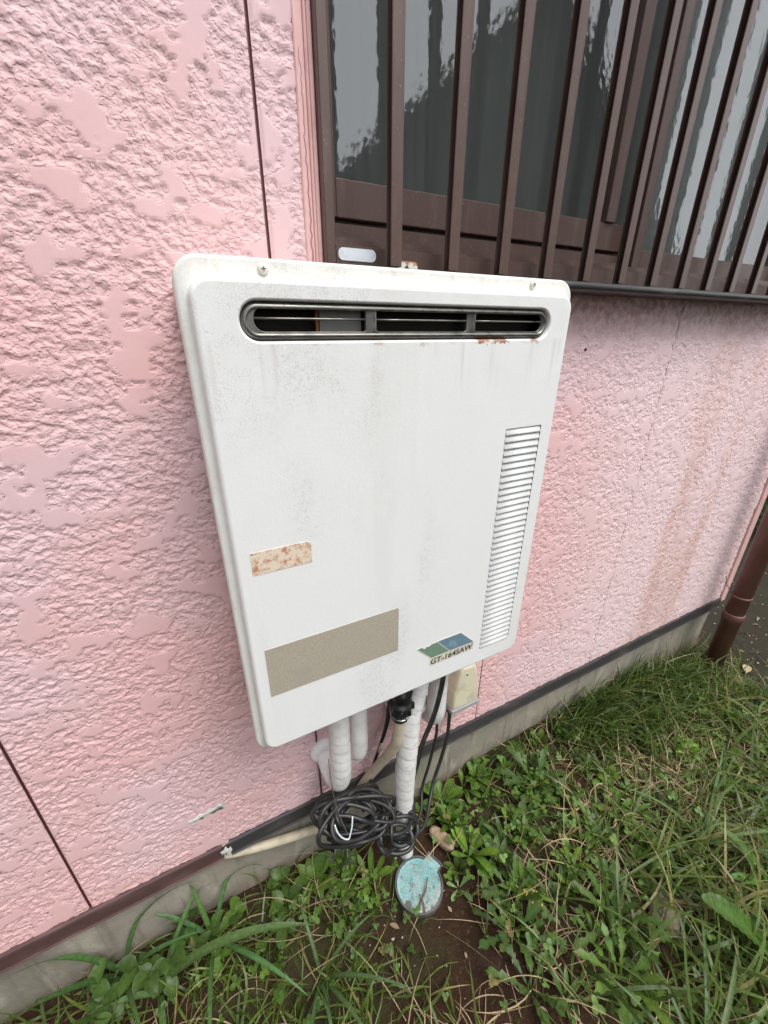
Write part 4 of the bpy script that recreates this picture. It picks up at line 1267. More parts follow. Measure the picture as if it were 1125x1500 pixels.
# 1 living grass, three lengths
def grass():
    parts = []
    def add(n, dens, L, Wd, el, bend, box_=(-0.75, 2.2, -1.05, 0.008), lean=None, col_=green, seg=5):
        x, y = scatter(n, *box_, dens)
        k = len(x)
        Ls = rng.uniform(*L, k); ws = rng.uniform(*Wd, k)
        az = rng.uniform(0, 2 * np.pi, k) if lean is None else rng.normal(lean[0], lean[1], k)
        c = col_(k)
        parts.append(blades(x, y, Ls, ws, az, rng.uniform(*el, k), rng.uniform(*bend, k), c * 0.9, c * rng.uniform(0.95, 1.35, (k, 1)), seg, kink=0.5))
    right = lambda x, y: sstep(0.50, 0.95, x - 0.35 * sstep(0.2, 0.5, -y) * 0.3)
    fade = lambda x: 1 - 0.93 * sstep(1.52, 1.80, x + 0.0)
    add(34000, lambda x, y: (0.10 + 0.75 * right(x, y)) * (1 - bare(x, y)) * fade(x - 0.25 * sstep(0.05, 0.4, -y)) * (0.25 + 0.75 * clump(x, y, 7)), (0.02, 0.075), (0.0016, 0.0036), (0.4, 1.4), (0.3, 1.9))
    add(11000, lambda x, y: (0.08 + 0.50 * right(x, y)) * (1 - bare(x, y)) * fade(x - 0.2) * (0.15 + 0.85 * clump(x + 4, y, 5)), (0.06, 0.15), (0.0022, 0.0050), (0.4, 1.3), (0.6, 2.2), seg=7)
    # rank tuft along the footing and toward the downpipe
    add(4200, lambda x, y: np.exp(-((y + 0.03) / 0.08) ** 2) * sstep(0.82, 1.10, x) * (1 - sstep(1.52, 1.64, x)), (0.06, 0.165), (0.0022, 0.0048), (0.8, 1.45), (0.4, 1.7), (0.75, 1.75, -0.2, 0.006), (-1.4, 0.9), lambda k: green(k, (0.036, 0.070, 0.014), (0.110, 0.165, 0.036), 0.06), 7)
    add(2600, lambda x, y: np.exp(-((y + 0.16) / 0.10) ** 2) * sstep(1.0, 1.3, x) * (1 - sstep(1.70, 1.82, x)), (0.06, 0.16), (0.002, 0.0042), (0.6, 1.4), (0.5, 2.0), (0.95, 1.9, -0.45, 0.0), None, green, 6)
    # longer leaning blades near the camera on the right
    add(2200, lambda x, y: sstep(0.45, 0.8, x) * sstep(0.25, 0.45, -y), (0.12, 0.28), (0.003, 0.0065), (0.3, 1.1), (0.5, 1.7), (0.4, 1.7, -1.0, -0.2), (-0.7, 1.0), lambda k: green(k, (0.045, 0.085, 0.016), (0.135, 0.195, 0.045), 0.10), 8)
    # patchy grass on the left, below the footing
    add(5200, lambda x, y: (1 - sstep(0.12, 0.34, x)) * (1 - 0.9 * bare(x, y)) * clump(x, y, 8), (0.03, 0.13), (0.0018, 0.0045), (0.4, 1.5), (0.4, 2.0), (-0.75, 0.35, -0.6, 0.006))
    V, F, T = [], [], []
    o = 0
    for v, f, t in parts:
        V.append(v); F.append(f + o); T.append(t); o += len(v)
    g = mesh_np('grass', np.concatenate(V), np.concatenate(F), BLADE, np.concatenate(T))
    tag(g, 'uncut green grass growing along the footing and to the right', 'grass', kind='stuff')
grass()

def dry():
    parts = []
    def add(n, dens, L, Wd, el, bend, seg=6):
        x, y = scatter(n, -0.7, 2.2, -1.0, 0.0, dens)
        k = len(x); c = straw(k)
        parts.append(blades(x, y, rng.uniform(*L, k), rng.uniform(*Wd, k), rng.uniform(0, 2 * np.pi, k), rng.uniform(*el, k), rng.uniform(*bend, k), c, c, seg, zoff=0.003, kink=0.5))
    patch = lambda x, y: np.exp(-(((x - 1.02) / 0.30) ** 2 + ((y + 0.27) / 0.14) ** 2)) + 0.45 * np.exp(-(((x - 0.40) / 0.20) ** 2 + ((y + 0.40) / 0.10) ** 2)) + 0.8 * np.exp(-(((x - 1.25) / 0.2) ** 2 + ((y + 0.45) / 0.12) ** 2))
    add(13500, lambda x, y: np.clip(0.05 + 0.75 * patch(x, y), 0, 1) * (1 - sstep(1.75, 1.95, x)) * (1 - 0.93 * bare(x, y)), (0.04, 0.16), (0.0010, 0.0024), (0.0, 0.7), (-0.3, 0.9))
    add(520, lambda x, y: 0.6 * (1 - sstep(1.75, 1.95, x)), (0.10, 0.24), (0.0010, 0.0020), (0.3, 1.2), (0.2, 1.4), 8)
    V, F, T = [], [], []
    o = 0
    for v, f, t in parts:
        V.append(v); F.append(f + o); T.append(t); o += len(v)
    g = mesh_np('dry_grass', np.concatenate(V), np.concatenate(F), STRAW, np.concatenate(T))
    tag(g, 'dead straw-coloured grass lying among the green', 'dry grass', kind='stuff')
dry()

# 2 small round-leaved ground cover (threes of leaflets on thin stalks)
def groundcover():
    def dens(x, y):
        k = np.exp(-(((x - 0.20) / 0.13) ** 2 + ((y + 0.15) / 0.10) ** 2)) + 0.95 * np.exp(-(((x - 0.60) / 0.20) ** 2 + ((y + 0.15) / 0.14) ** 2))
        k += 0.5 * np.exp(-(((x - 1.35) / 0.25) ** 2 + ((y + 0.36) / 0.12) ** 2)) + 0.45 * np.exp(-(((x - 0.62) / 0.2) ** 2 + ((y + 0.42) / 0.16) ** 2)) + 0.25 * np.exp(-(((x + 0.1) / 0.2) ** 2 + ((y + 0.12) / 0.1) ** 2))
        return np.clip(k, 0, 1) * (1 - bare(x, y)) * (0.3 + 0.7 * clump(x, y, 14))
    x, y = scatter(7500, -0.6, 1.9, -0.8, 0.0, dens)
    n = len(x)
    z = ground_z(x, y) + rng.uniform(0.012, 0.060, n)
    th = np.linspace(0, 2 * np.pi, 9)[:-1]
    tmpl = np.stack([0.5 + 0.5 * np.cos(th), 0.42 * np.sin(th), 0.10 * np.cos(2 * th)], 1)      # oval leaflet, root at origin
    V, T = [], []
    az0 = rng.uniform(0, 2 * np.pi, n); size = rng.uniform(0.007, 0.015, n)
    tx, ty = rng.normal(0, 0.35, n), rng.normal(0, 0.35, n)
    c = green(n, (0.055, 0.110, 0.020), (0.135, 0.235, 0.042), 0.03)
    for j in range(3):
        a = az0 + j * 2.094 + rng.normal(0, 0.12, n)
        lx = tmpl[None, :, 0] * size[:, None]; ly = tmpl[None, :, 1] * size[:, None]; lz = tmpl[None, :, 2] * size[:, None]
        wx = lx * np.cos(a)[:, None] - ly * np.sin(a)[:, None]; wy = lx * np.sin(a)[:, None] + ly * np.cos(a)[:, None]
        wz = lz + wx * tx[:, None] + wy * ty[:, None]
        V.append(np.stack([x[:, None] + wx, np.minimum(y[:, None] + wy, 0.01), z[:, None] + wz], -1).reshape(-1, 3))
        T.append(np.repeat(c * rng.uniform(0.85, 1.15, (n, 1)), 8, 0))
    V = np.concatenate(V)
    nl = n * 3
    F8 = np.arange(nl * 8).reshape(nl, 8)
    F = np.concatenate([F8[:, [0, 1, 2, 7]], F8[:, [2, 3, 6, 7]], F8[:, [3, 4, 5, 6]]])
    g = mesh_np('clover', V, F, LEAF, np.concatenate(T))
    tag(g, 'low clover-like ground cover with small round leaflets', 'ground cover', kind='stuff')
groundcover()

# 3 single weeds
def leaf_geo(base, az, L, W, el, bend, prof, seg=8, fold=0.25, tw=0.0, wav=0.0, rs=random):
    t = np.linspace(0, 1, seg + 1)
    p = np.array(base, float); pts = [p]
    dirs = []
    for i in range(seg):
        a = el - bend * (i / seg) ** 1.2
        hz = az + tw * (i / seg)
        d = np.array([math.cos(a) * math.cos(hz), math.cos(a) * math.sin(hz), math.sin(a)])
        dirs.append(d); p = p + d * L / seg; pts.append(p)
    dirs.append(dirs[-1])
    V = []
    for i, (q, d) in enumerate(zip(pts, dirs)):
        s = np.cross(d, [0, 0, 1.0]); s /= np.linalg.norm(s) + 1e-9
        u = np.cross(s, d)
        w = W * prof(t[i]) / 2
        wv = wav * W * math.sin(i * 1.9 + az * 3)
        V += [q - s * w + u * (w * fold + wv), q, q + s * w + u * (w * fold - wv)]
    F = []
    for i in range(seg):
        a = i * 3
        F += [(a, a + 1, a + 4, a + 3), (a + 1, a + 2, a + 5, a + 4)]
    return np.array(V), np.array(F)
P_SPAT = lambda t: float(np.interp(t, [0, 0.12, 0.35, 0.62, 0.85, 0.96, 1], [0.16, 0.22, 0.55, 0.95, 0.9, 0.5, 0.1]))
P_OVAL = lambda t: float(np.interp(t, [0, 0.1, 0.22, 0.45, 0.7, 0.9, 1], [0.05, 0.08, 0.7, 1.0, 0.8, 0.35, 0.04]))
P_BLADE = lambda t: float(np.interp(t, [0, 0.2, 0.6, 0.85, 1], [0.75, 1.0, 0.85, 0.45, 0.04]))
def p_jag(t):
    env = float(np.interp(t, [0, 0.15, 0.5, 0.8, 0.93, 1], [0.10, 0.22, 0.7, 1.0, 0.6, 0.05]))
    return env * (0.30 + 0.70 * ((t * 4.3 + 0.1) % 1.0) ** 1.3)
def p_dock(t):
    return float(np.interp(t, [0, 0.08, 0.25, 0.55, 0.8, 0.93, 1], [0.15, 0.35, 0.85, 1.0, 0.9, 0.6, 0.2])) * (0.95 + 0.07 * ((t * 14) % 1.0))

def weed(name, label, cat, x, y, leaves, tint, group=None, zo=0.004):
    z = float(ground_z(x, y))
    V, F, T = [], [], []
    o = 0
    for (az, L, W, el, bend, prof, seg, kw) in leaves:
        r0 = kw.pop('r0', 0.004); h0 = kw.pop('h0', 0.0)
        v, f = leaf_geo((x + r0 * math.cos(az), y + r0 * math.sin(az), z + zo + h0), az, L, W, el, bend, prof, seg, **kw)
        v[:, 2] = np.maximum(v[:, 2], z + 0.003)
        v[:, 1] = np.where(v[:, 0] < 1.84, np.minimum(v[:, 1], 0.009), v[:, 1])
        V.append(v); F.append(f + o); o += len(v)
        c = np.array(tint) * random.uniform(0.75, 1.25) * np.array([random.uniform(0.9, 1.15), 1, random.uniform(0.85, 1.1)])
        tt = np.tile(c, (len(v), 1)); tt[1::3] *= 1.35        # paler midrib
        T.append(tt)
    o_ = mesh_np(name, np.concatenate(V), np.concatenate(F), LEAF, np.concatenate(T), loc=(x, y, z))
    return tag(o_, label, cat, group)

def rosette(n, L, W, el, prof=P_SPAT, seg=7, **kw):
    out = []
    a0 = random.uniform(0, 6.28)
    for k in range(n):
        az = a0 + 2.399 * k + random.uniform(-0.2, 0.2)
        s = random.uniform(0.7, 1.1)
        out.append((az, L * s, W * s, random.uniform(*el), random.uniform(0.3, 1.3), prof, seg, dict(fold=random.uniform(0.1, 0.45), tw=random.uniform(-0.4, 0.4), **kw)))
    return out
G1 = (0.080, 0.150, 0.024); G2 = (0.058, 0.108, 0.022); G3 = (0.115, 0.210, 0.030); G4 = (0.062, 0.112, 0.026)
weed('weed', 'bright star-shaped weed left of the turquoise lid', 'weed', 0.178, -0.072, rosette(12, 0.065, 0.016, (0.5, 1.2)), G3)
weed('weed', 'upright narrow-leaved weed between the star-shaped weed and the lid', 'weed', 0.222, -0.105, rosette(10, 0.075, 0.014, (0.8, 1.4)), G3)
weed('weed', 'broad-leaved weed against the footing below the beige hose', 'weed', 0.095, -0.035, rosette(9, 0.062, 0.032, (0.3, 1.1), P_OVAL), G1)
weed('weed', 'dull silvery weed under the cable coil', 'weed', 0.165, -0.025, rosette(10, 0.050, 0.020, (0.6, 1.3), P_OVAL), (0.12, 0.16, 0.085))
weed('weed', 'leafy rosette at the footing right of the long pipe', 'weed', 0.475, -0.030, rosette(12, 0.070, 0.022, (0.6, 1.3)), G1)
weed('weed', 'round-leaved weed at the footing below the first siding joint', 'weed', 0.600, -0.030, rosette(12, 0.055, 0.026, (0.7, 1.4), P_OVAL), G1)
weed('weed', 'weed with long paddle leaves right of the tan stone', 'weed', 0.475, -0.165, rosette(11, 0.085, 0.020, (0.5, 1.2)), G3)
weed('weed', 'little four-leaved seedling on bare soil right of the lid', 'weed', 0.408, -0.205, rosette(5, 0.038, 0.014, (0.2, 0.7)), (0.15, 0.24, 0.09))
weed('weed', 'yellow-green bright weed in the dry patch', 'weed', 1.235, -0.262, rosette(8, 0.060, 0.032, (0.4, 1.2), P_OVAL), (0.17, 0.31, 0.05))
weed('weed', 'small light green weed beside the straw, nearest the wall tuft', 'weed', 0.92, -0.215, rosette(6, 0.04, 0.026, (0.5, 1.2), P_OVAL), (0.13, 0.26, 0.06))
weed('jagged_weed', 'jagged dandelion leaves hanging at the bottom edge, centre', 'weed', 0.455, -0.330, rosette(11, 0.115, 0.025, (0.45, 1.35), p_jag, 21, wav=0.05), G4)
weed('jagged_weed', 'jagged dandelion right of the bare soil patch', 'weed', 0.505, -0.285, rosette(10, 0.102, 0.025, (0.45, 1.35), p_jag, 21, wav=0.05), G4)
weed('jagged_weed', 'jagged dandelion lowest in the picture, beside straw', 'weed', 0.43, -0.415, rosette(9, 0.107, 0.025, (0.45, 1.35), p_jag, 21, wav=0.05), G4)
weed('jagged_weed', 'jagged dandelion beside the grey-brown stone', 'weed', 0.665, -0.42, rosette(10, 0.123, 0.025, (0.45, 1.35), p_jag, 21, wav=0.05), G2)
weed('jagged_weed', 'grey-green jagged weed by the footing in the long grass', 'weed', 0.735, -0.125, rosette(10, 0.13, 0.036, (0.4, 1.2), p_jag, 15), G4)
weed('jagged_weed', 'upright jagged weed just left of the big toothed leaf', 'weed', 0.60, -0.49, rosette(8, 0.13, 0.030, (0.8, 1.4), p_jag, 15), G1)
# the big toothed leaf
weed('dock_plant', 'single big toothed dock leaf arching at the right edge', 'weed', 0.915, -0.622,
     [(R(122), 0.185, 0.050, 0.95, 0.85, p_dock, 40, dict(fold=0.34, tw=0.12, wav=0.05)), (R(20), 0.14, 0.035, 0.6, 0.8, p_dock, 28, dict(fold=0.3)), (R(-70), 0.15, 0.035, 0.6, 0.8, p_dock, 28, dict(fold=0.3))], (0.075, 0.150, 0.022))
weed('dock_plant', 'pointed toothed leaves above the big dock leaf', 'weed', 1.06, -0.56,
     [(R(110), 0.16, 0.026, 1.0, 0.8, p_dock, 24, dict(fold=0.3)), (R(150), 0.13, 0.022, 0.8, 0.8, p_dock, 24, dict(fold=0.3)), (R(40), 0.12, 0.022, 0.8, 0.8, p_dock, 24, dict(fold=0.3))], (0.085, 0.18, 0.032))
# three-leaflet bramble-like weed at the lower left
def trifol(x, y, n, H, s, tint, label):
    lv = []
    for k in range(n):
        az = random.uniform(0, 6.28); h = random.uniform(0.4, 1) * H; rr = random.uniform(0.0, 0.065)
        cx, cy = rr * math.cos(az), rr * math.sin(az)
        for da in (-1.25, 0.0, 1.25):
            lv.append((az + da, s * (1.15 if da == 0 else 0.9) * random.uniform(0.8, 1.2), s * 0.72, random.uniform(-0.3, 0.8), random.uniform(0.3, 1.1), P_OVAL, 8, dict(fold=0.35, tw=random.uniform(-0.5, 0.5), r0=rr * 0 + 0.004, h0=h, wav=0.02, cx=cx, cy=cy)))
    z = float(ground_z(x, y)); V, F, T = [], [], []; o = 0
    for (az, L, W, el, bend, prof, seg, kw) in lv:
        cx, cy, h0 = kw.pop('cx'), kw.pop('cy'), kw.pop('h0'); kw.pop('r0')
        v, f = leaf_geo((x + cx, y + cy, z + h0), az, L, W, el, bend, prof, seg, **kw)
        v[:, 1] = np.minimum(v[:, 1], 0.009)
        V.append(v); F.append(f + o); o += len(v)
        c = np.array(tint) * random.uniform(0.75, 1.25); tt = np.tile(c, (len(v), 1)); tt[1::3] *= 1.25; T.append(tt)
        # stalk
        sv, sf = leaf_geo((x, y, z), math.atan2(cy, cx), math.hypot(math.hypot(cx, cy), h0), 0.0018, math.atan2(h0, math.hypot(cx, cy) + 1e-6), 0.0, lambda t: 1.0, 3, fold=0)
        V.append(sv); F.append(sf + o); o += len(sv); T.append(np.tile(np.array(tint) * 1.2, (len(sv), 1)))
    return tag(mesh_np('leafy_weed', np.concatenate(V), np.concatenate(F), LEAF, np.concatenate(T), loc=(x, y, z)), label, 'weed')
trifol(-0.245, -0.030, 5, 0.10, 0.040, G2, 'lush three-leaflet weed at the foot of the wall, lower left corner')
trifol(-0.165, -0.060, 4, 0.06, 0.034, G2, 'smaller three-leaflet weed beside the lush one, toward the hose end')
trifol(-0.09, -0.020, 3, 0.06, 0.034, G1, 'three-leaflet weed against the footing below the sealant patch')
trifol(-0.36, -0.055, 5, 0.06, 0.040, G4, 'low dull weed in the very corner at lower left')
trifol(0.02, -0.055, 4, 0.05, 0.036, G2, 'small three-leaflet weed on bare soil near the hose bend')
# broad grass clumps
def bladeset(spec):
    return [(R(a), L, W, el, b, P_BLADE, 12, dict(fold=0.35, tw=tw, h0=h)) for a, L, W, el, b, tw, h in spec]
weed('broad_grass', 'broad-bladed grass arching up over the brown flashing, lower left', 'grass clump', -0.30, -0.015,
     bladeset([(35, 0.30, 0.013, 1.35, 1.9, 0.2, 0.0), (200, 0.20, 0.014, 1.1, 0.5, 0, 0.0), (160, 0.24, 0.012, 1.3, 1.4, 0.2, 0.0), (-20, 0.20, 0.010, 1.0, 1.3, 0.2, 0), (-70, 0.18, 0.010, 0.9, 1.2, 0, 0)]), (0.075, 0.155, 0.045))
weed('broad_grass', 'one very long broad blade bowing to the right, lower left', 'grass clump', -0.235, -0.075,
     bladeset([(-10, 0.34, 0.019, 0.75, 1.25, -0.2, 0.03), (170, 0.10, 0.012, 0.7, 1.0, 0, 0), (40, 0.24, 0.011, 1.2, 1.7, 0.1, 0), (-80, 0.22, 0.012, 0.8, 1.2, 0, 0)]), (0.095, 0.18, 0.06))
weed('broad_grass', 'broad grass blades crossing the footing left of the hose end', 'grass clump', -0.13, -0.045,
     bladeset([(50, 0.26, 0.010, 1.2, 2.1, 0.1, 0), (110, 0.16, 0.011, 1.35, 0.5, 0, 0), (150, 0.18, 0.010, 1.2, 1.3, 0, 0), (-50, 0.26, 0.011, 0.7, 1.2, 0, 0), (-95, 0.24, 0.010, 0.8, 1.2, 0, 0)]), (0.080, 0.165, 0.05))
weed('broad_grass', 'grey-green grass blades spread over the bottom edge, left of centre', 'grass clump', 0.06, -0.20,
     bladeset([(-70, 0.20, 0.009, 0.9, 1.1, 0, 0), (-40, 0.22, 0.009, 0.9, 1.1, 0, 0), (-95, 0.18, 0.008, 1.0, 1.0, 0, 0), (95, 0.15, 0.008, 1.2, 1.5, 0, 0), (10, 0.16, 0.008, 1.0, 1.4, 0, 0), (-120, 0.2, 0.009, 0.8, 1.0, 0, 0)]), (0.085, 0.15, 0.055))
weed('broad_grass', 'long pale blades leaning over the dry patch at the right edge', 'grass clump', 1.02, -0.42,
     bladeset([(-35, 0.40, 0.009, 0.55, 0.7, 0.2, 0), (-60, 0.36, 0.008, 0.6, 0.8, 0, 0), (175, 0.34, 0.008, 0.5, 0.7, 0, 0), (20, 0.30, 0.008, 0.6, 0.9, 0, 0), (130, 0.24, 0.008, 0.9, 1.2, 0, 0)]), (0.10, 0.17, 0.065))
weed('broad_grass', 'fan of broad grey-green blades in the lower right corner', 'grass clump', 0.62, -0.64,
     bladeset([(0, 0.26, 0.010, 0.55, 0.8, 0, 0), (15, 0.28, 0.010, 0.5, 0.8, 0.1, 0), (32, 0.28, 0.009, 0.5, 0.8, 0, 0), (-15, 0.22, 0.010, 0.6, 0.9, 0, 0), (70, 0.2, 0.008, 0.6, 0.9, 0, 0), (110, 0.20, 0.008, 0.7, 0.9, 0, 0), (150, 0.22, 0.007, 0.7, 0.9, 0, 0)]), (0.080, 0.135, 0.048))
# many alike small weeds that only fill the sward
k = 0
random.seed(21)
while k < 90:
    x, y = (random.uniform(0.42, 1.0), random.uniform(-0.42, -0.02)) if k % 2 else (random.uniform(0.44, 1.55), random.uniform(-0.62, -0.02))
    if not lid_free(np.array(x), np.array(y), 0.03): continue
    if bare(np.array([x]), np.array([y]))[0] > 0.4: continue
    pf = random.choice((P_SPAT, P_OVAL))
    weed('small_weed', 'small weed with %s leaves half hidden in the grass right of the lid' % ('paddle-shaped' if pf is P_SPAT else 'pointed oval'), 'weed', x, y, rosette(random.randint(6, 10), random.uniform(0.03, 0.065), random.uniform(0.010, 0.020), (0.5, 1.4), pf), random.choice((G1, G2, G3, G4)), 'small paddle-leaved weeds in the sward' if pf is P_SPAT else 'small oval-leaved weeds in the sward')
    k += 1

# ------------------------------------------------------------------ litter on the soil: twigs, dry leaves, crumbs
mtw = Mat('grey_twig', (0.13, 0.10, 0.075), 0.85)
tag(tube('twig', [(0.300, -0.196, -0.008), (0.316, -0.186, -0.006), (0.330, -0.178, -0.004), (0.346, -0.160, -0.001)], [0.0024, 0.002, 0.0014], mtw, None, 6, 4, loc=(0.316, -0.186, -0.008)), 'thick grey twig lying on the lid', 'twig')
tag(tube('twig', [(0.306, -0.212, -0.008), (0.312, -0.196, -0.004), (0.312, -0.178, -0.002)], [0.002, 0.0016, 0.0012], mtw, None, 6, 4, loc=(0.312, -0.196, -0.008)), 'short dark twig crossing the thick one on the lid', 'twig')
mdl = Mat('dry_leaf', (0.42, 0.32, 0.20), 0.8)
def dry_leaf(x, y, s, az, label, mat=None):
    v, f = leaf_geo((x, y, float(ground_z(x, y)) + 0.008), az, s, s * 0.55, 0.25, 0.5, P_OVAL, 8, fold=0.5)
    o = mesh('fallen_leaf', v, f.tolist(), mat or mdl, None, True, loc=(x, y, float(ground_z(x, y))))
    tag(o, label, 'leaf')
dry_leaf(1.83, -0.17, 0.055, 0.4, 'tan fallen leaf on bare soil beyond the downpipe')
dry_leaf(1.66, -0.19, 0.045, 1.6, 'tan fallen leaf in front of the downpipe foot')
dry_leaf(0.36, -0.178, 0.030, 2.4, 'curled dry leaf on the lid')
myl = Mat('yellow_leaf', (0.60, 0.47, 0.10), 0.6)
dry_leaf(0.555, -0.335, 0.055, 1.9, 'yellow withered leaf standing among the dandelions', myl)
mcr = Mat('pale_crumbs', (0.42, 0.39, 0.34), 0.8)
def crumbs():
    n = 260
    x = np.concatenate([rng.normal(0.32, 0.14, 60), rng.uniform(1.55, 2.6, n - 60)]); y = np.concatenate([rng.normal(-0.15, 0.10, 60), rng.uniform(-0.6, 0.3, n - 60)])
    k = lid_free(x, y, 0.01) & ~((y > 0.0) & (x < 1.86)); x, y = x[k], y[k]
    V, F = [], []
    for i, (a, b) in enumerate(zip(x, y)):
        s = random.uniform(0.001, 0.0028) * (1.6 if a > 1.5 else 1.0); z = float(ground_z(a, b)) + s * 0.5 + 0.002
        q = [(1, 0, 0), (-1, 0, 0), (0, 1, 0), (0, -1, 0), (0, 0, 1), (0, 0, -1)]
        ca = random.uniform(0, 3.14)
        for (u, v, w) in q:
            V.append((a + s * (u * math.cos(ca) - v * math.sin(ca)) * random.uniform(0.6, 1.8), b + s * (u * math.sin(ca) + v * math.cos(ca)), z + s * w * 0.6))
        o = i * 6
        F += [tuple(o + j for j in t) for t in ((0, 2, 4), (2, 1, 4), (1, 3, 4), (3, 0, 4), (2, 0, 5), (1, 2, 5), (3, 1, 5), (0, 3, 5))]
    tag(mesh('gravel', V, F, mcr, None), 'pale grit and crumbs scattered on the soil', 'grit', kind='stuff')
crumbs()
def litter():
    V, F = [], []; o = 0
    rs = random.Random(9)
    for k in range(260):
        x, y = (rs.uniform(1.6, 3.2), rs.uniform(-0.6, 0.9)) if k < 200 else (rs.uniform(0.1, 1.6), rs.uniform(-0.5, -0.03))
        if (x < 1.86 and y > -0.02) or not lid_free(np.array(x), np.array(y), 0.0): continue
        sz = rs.uniform(0.008, 0.026)
        v, f = leaf_geo((x, y, float(ground_z(x, y)) + 0.004), rs.uniform(0, 6.28), sz, sz * rs.uniform(0.25, 0.6), rs.uniform(-0.1, 0.3), rs.uniform(-0.3, 0.6), P_OVAL, 4, fold=rs.uniform(0.1, 0.8))
        V.append(v); F += (f + o).tolist(); o += len(v)
    ml = Mat('brown_leaf_litter', (0.16, 0.105, 0.06), 0.85)
    ml.over(ml.ramp(ml.noise(8, 2), 0.4, 0.6), (0.30, 0.23, 0.15))
    tag(mesh('leaf_litter', np.concatenate(V), F, ml, None, True), 'small brown fallen leaves scattered over the soil', 'leaf litter', kind='stuff')
litter()

# ------------------------------------------------------------------ beyond the corner
m = Mat('mossy_concrete', (0.13, 0.125, 0.095), 0.95)
m.over(m.ramp(m.noise(10, 4), 0.4, 0.65), (0.07, 0.075, 0.045)).bump(m.noise(70, 4), 0.004, 0.7)
ks = box('kerb', 2.05, 2.11, 0.25, 4.0, -0.12, 0.010, m, None, 0.006)
tag(ks, 'mossy concrete edging running back beside the house', kind='structure')
ks = box('path', 1.8425, 2.045, 0.06, 4.0, -0.12, -0.028, m, None, 0.006)
tag(ks, 'narrow mossy concrete strip behind the house corner', kind='structure')
def shrub(x, y, h, w, label, tint, n=900, seed=0):
    r = thing('shrub', label, 'shrub', (x, y, -0.02))
    rs = np.random.default_rng(seed)
    V, F, T = [], [], []; o = 0
    for k in range(n):
        u = rs.normal(0, 1, 3); u /= np.linalg.norm(u); rad = rs.random() ** 0.45
        lump = 1 + 0.25 * math.sin(u[0] * 5 + seed) * math.cos(u[2] * 6)
        c = np.array([x, y, h * 0.52]) + u * rad * np.array([w, w, h * 0.5]) * lump
        if c[2] < 0.02: continue
        L = rs.uniform(0.03, 0.065)
        v, f = leaf_geo(c, rs.uniform(0, 6.28), L, L * 0.5, rs.uniform(-0.6, 0.7), 0.6, P_OVAL, 3, fold=0.2)
        V.append(v); F.append(f + o); o += len(v); T.append(np.tile(np.array(tint) * rs.uniform(0.6, 1.4), (len(v), 1)))
    mesh_np('crown', np.concatenate(V), np.concatenate(F), LEAF, np.concatenate(T), loc=(x, y, -0.02), parent=r)
    for k in range(5):
        a = k * 1.256
        tube('stem', [(x + 0.02 * math.cos(a), y + 0.02 * math.sin(a), -0.05), (x + w * 0.3 * math.cos(a), y + w * 0.3 * math.sin(a), h * 0.4), (x + w * 0.55 * math.cos(a), y + w * 0.55 * math.sin(a), h * 0.8)], [0.012, 0.008, 0.004], mtw, r, 6, 4)
shrub(3.35, 0.55, 0.75, 0.35, 'dark green shrub beyond the house corner, behind the downpipe', (0.05, 0.10, 0.02), 1300, 3)
shrub(4.2, 1.0, 1.2, 0.55, 'tall dark shrub farther back behind the corner', (0.03, 0.06, 0.015), 1500, 5)
shrub(3.9, -0.2, 0.9, 0.45, 'dark shrub right of the downpipe, at the plot edge', (0.04, 0.075, 0.018), 1300, 8)
mbw = Mat('dark_block_wall', (0.06, 0.055, 0.05), 0.95)
mbw.over(mbw.ramp(mbw.noise(4, 4), 0.4, 0.7), (0.10, 0.092, 0.08))
bw = thing('boundary_wall', 'dark concrete block wall at the edge of the plot', 'wall', (5.1, 0.0, 0.0))
for c in range(11):
    for rw in range(7):
        y0 = -2.2 + c * 0.40 + (0.2 if rw % 2 else 0.0)
        box('block', 5.0, 5.12, y0, y0 + 0.392, -0.05 + rw * 0.20, -0.05 + rw * 0.20 + 0.193, mbw, bw, 0.004)

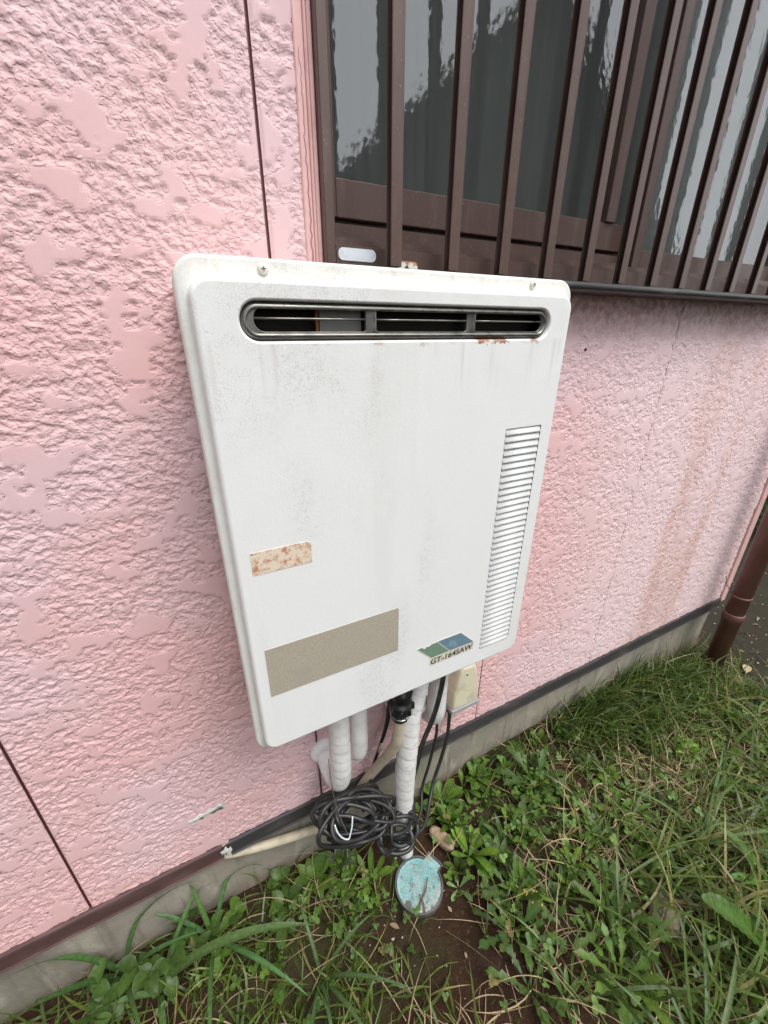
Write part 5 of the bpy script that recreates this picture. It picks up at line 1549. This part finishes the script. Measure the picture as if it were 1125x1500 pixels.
# the house across the way, seen only as a dark gable mirrored in the glass
nb = thing('offscreen_house', 'dark gabled house across the yard, mirrored in the window glass', 'house', (4.2, -4.8, 0.0))
mnw = Mat('dark_cladding', (0.075, 0.085, 0.078), 0.8)
mnw.over(mnw.ramp(mnw.noise(3, 4), 0.4, 0.7), (0.10, 0.11, 0.10))
HX0, HX1, HXm, HE, HR, HY = 1.55, 7.0, 4.28, 2.25, 4.45, -4.0
V = [(HX0, HY, 0), (HX1, HY, 0), (HX1, HY, HE), (HXm, HY, HR), (HX0, HY, HE)]
V += [(a, HY - 5.0, c) for a, b, c in V]
mesh('wall', V, [(4, 3, 2, 1, 0), (5, 6, 7, 8, 9), (0, 1, 6, 5), (1, 2, 7, 6), (4, 0, 5, 9)], mnw, nb)
mrf = Mat('dark_roof_tiles', (0.05, 0.05, 0.052), 0.7)
mrf.bump(mrf.noise(20, 2), 0.01)
for x_e, s_ in ((HX0 - 0.25, -1), (HX1 + 0.25, 1)):
    sl = (HR - HE) / (abs((HX0 if s_ < 0 else HX1) - HXm)); ze = HE - sl * 0.25
    q = [(HXm, HY + 0.3, HR + 0.02), (x_e, HY + 0.3, ze + 0.02), (x_e, HY - 5.3, ze + 0.02), (HXm, HY - 5.3, HR + 0.02)]
    q2 = [(a, b, c + 0.1) for a, b, c in q]
    f = [(0, 1, 2, 3), (7, 6, 5, 4), (0, 4, 5, 1), (1, 5, 6, 2), (2, 6, 7, 3), (3, 7, 4, 0)]
    bm = bmesh.new(); bv = [bm.verts.new(p) for p in q + q2]
    for t in f: bm.faces.new([bv[i] for i in t])
    from_bm('roof', bm, mrf, nb)
for wx in (3.2, 4.9):
    w_ = box('window', wx, wx + 0.8, HY + 0.002, HY + 0.05, 0.9, 1.9, M['bronze'], nb)
    box('pane', wx + 0.05, wx + 0.75, HY + 0.052, HY + 0.056, 0.95, 1.85, Mat('dark_pane', (0.02, 0.022, 0.025), 0.1), w_)

# unseen house added at left to block skylight, darkening bar and frame sides
n2 = thing('offscreen_house', 'brown boarded house added out of view on the left to block skylight', 'house', (-4.9, -3.5, 0.0))
mn2 = Mat('brown_boarding', (0.12, 0.095, 0.075), 0.8)
mn2.over(mn2.ramp(mn2.noise(3, 4), 0.4, 0.7), (0.16, 0.13, 0.105))
bm = bmesh.new()
for k in range(17):
    box_bm(bm, -6.9, -2.9, -7.4, -0.6, 0.20 * k, 0.20 * k + 0.192)
from_bm('wall', bm, mn2, n2)
V = [(-2.5, -7.7, 3.36), (-2.5, -0.3, 3.36), (-7.3, -0.3, 3.36), (-7.3, -7.7, 3.36), (-4.9, -7.7, 4.7), (-4.9, -0.3, 4.7)]
mesh('roof', V, [(3, 2, 1, 0), (0, 1, 5, 4), (2, 3, 4, 5), (1, 2, 5), (3, 0, 4)], mrf, n2)
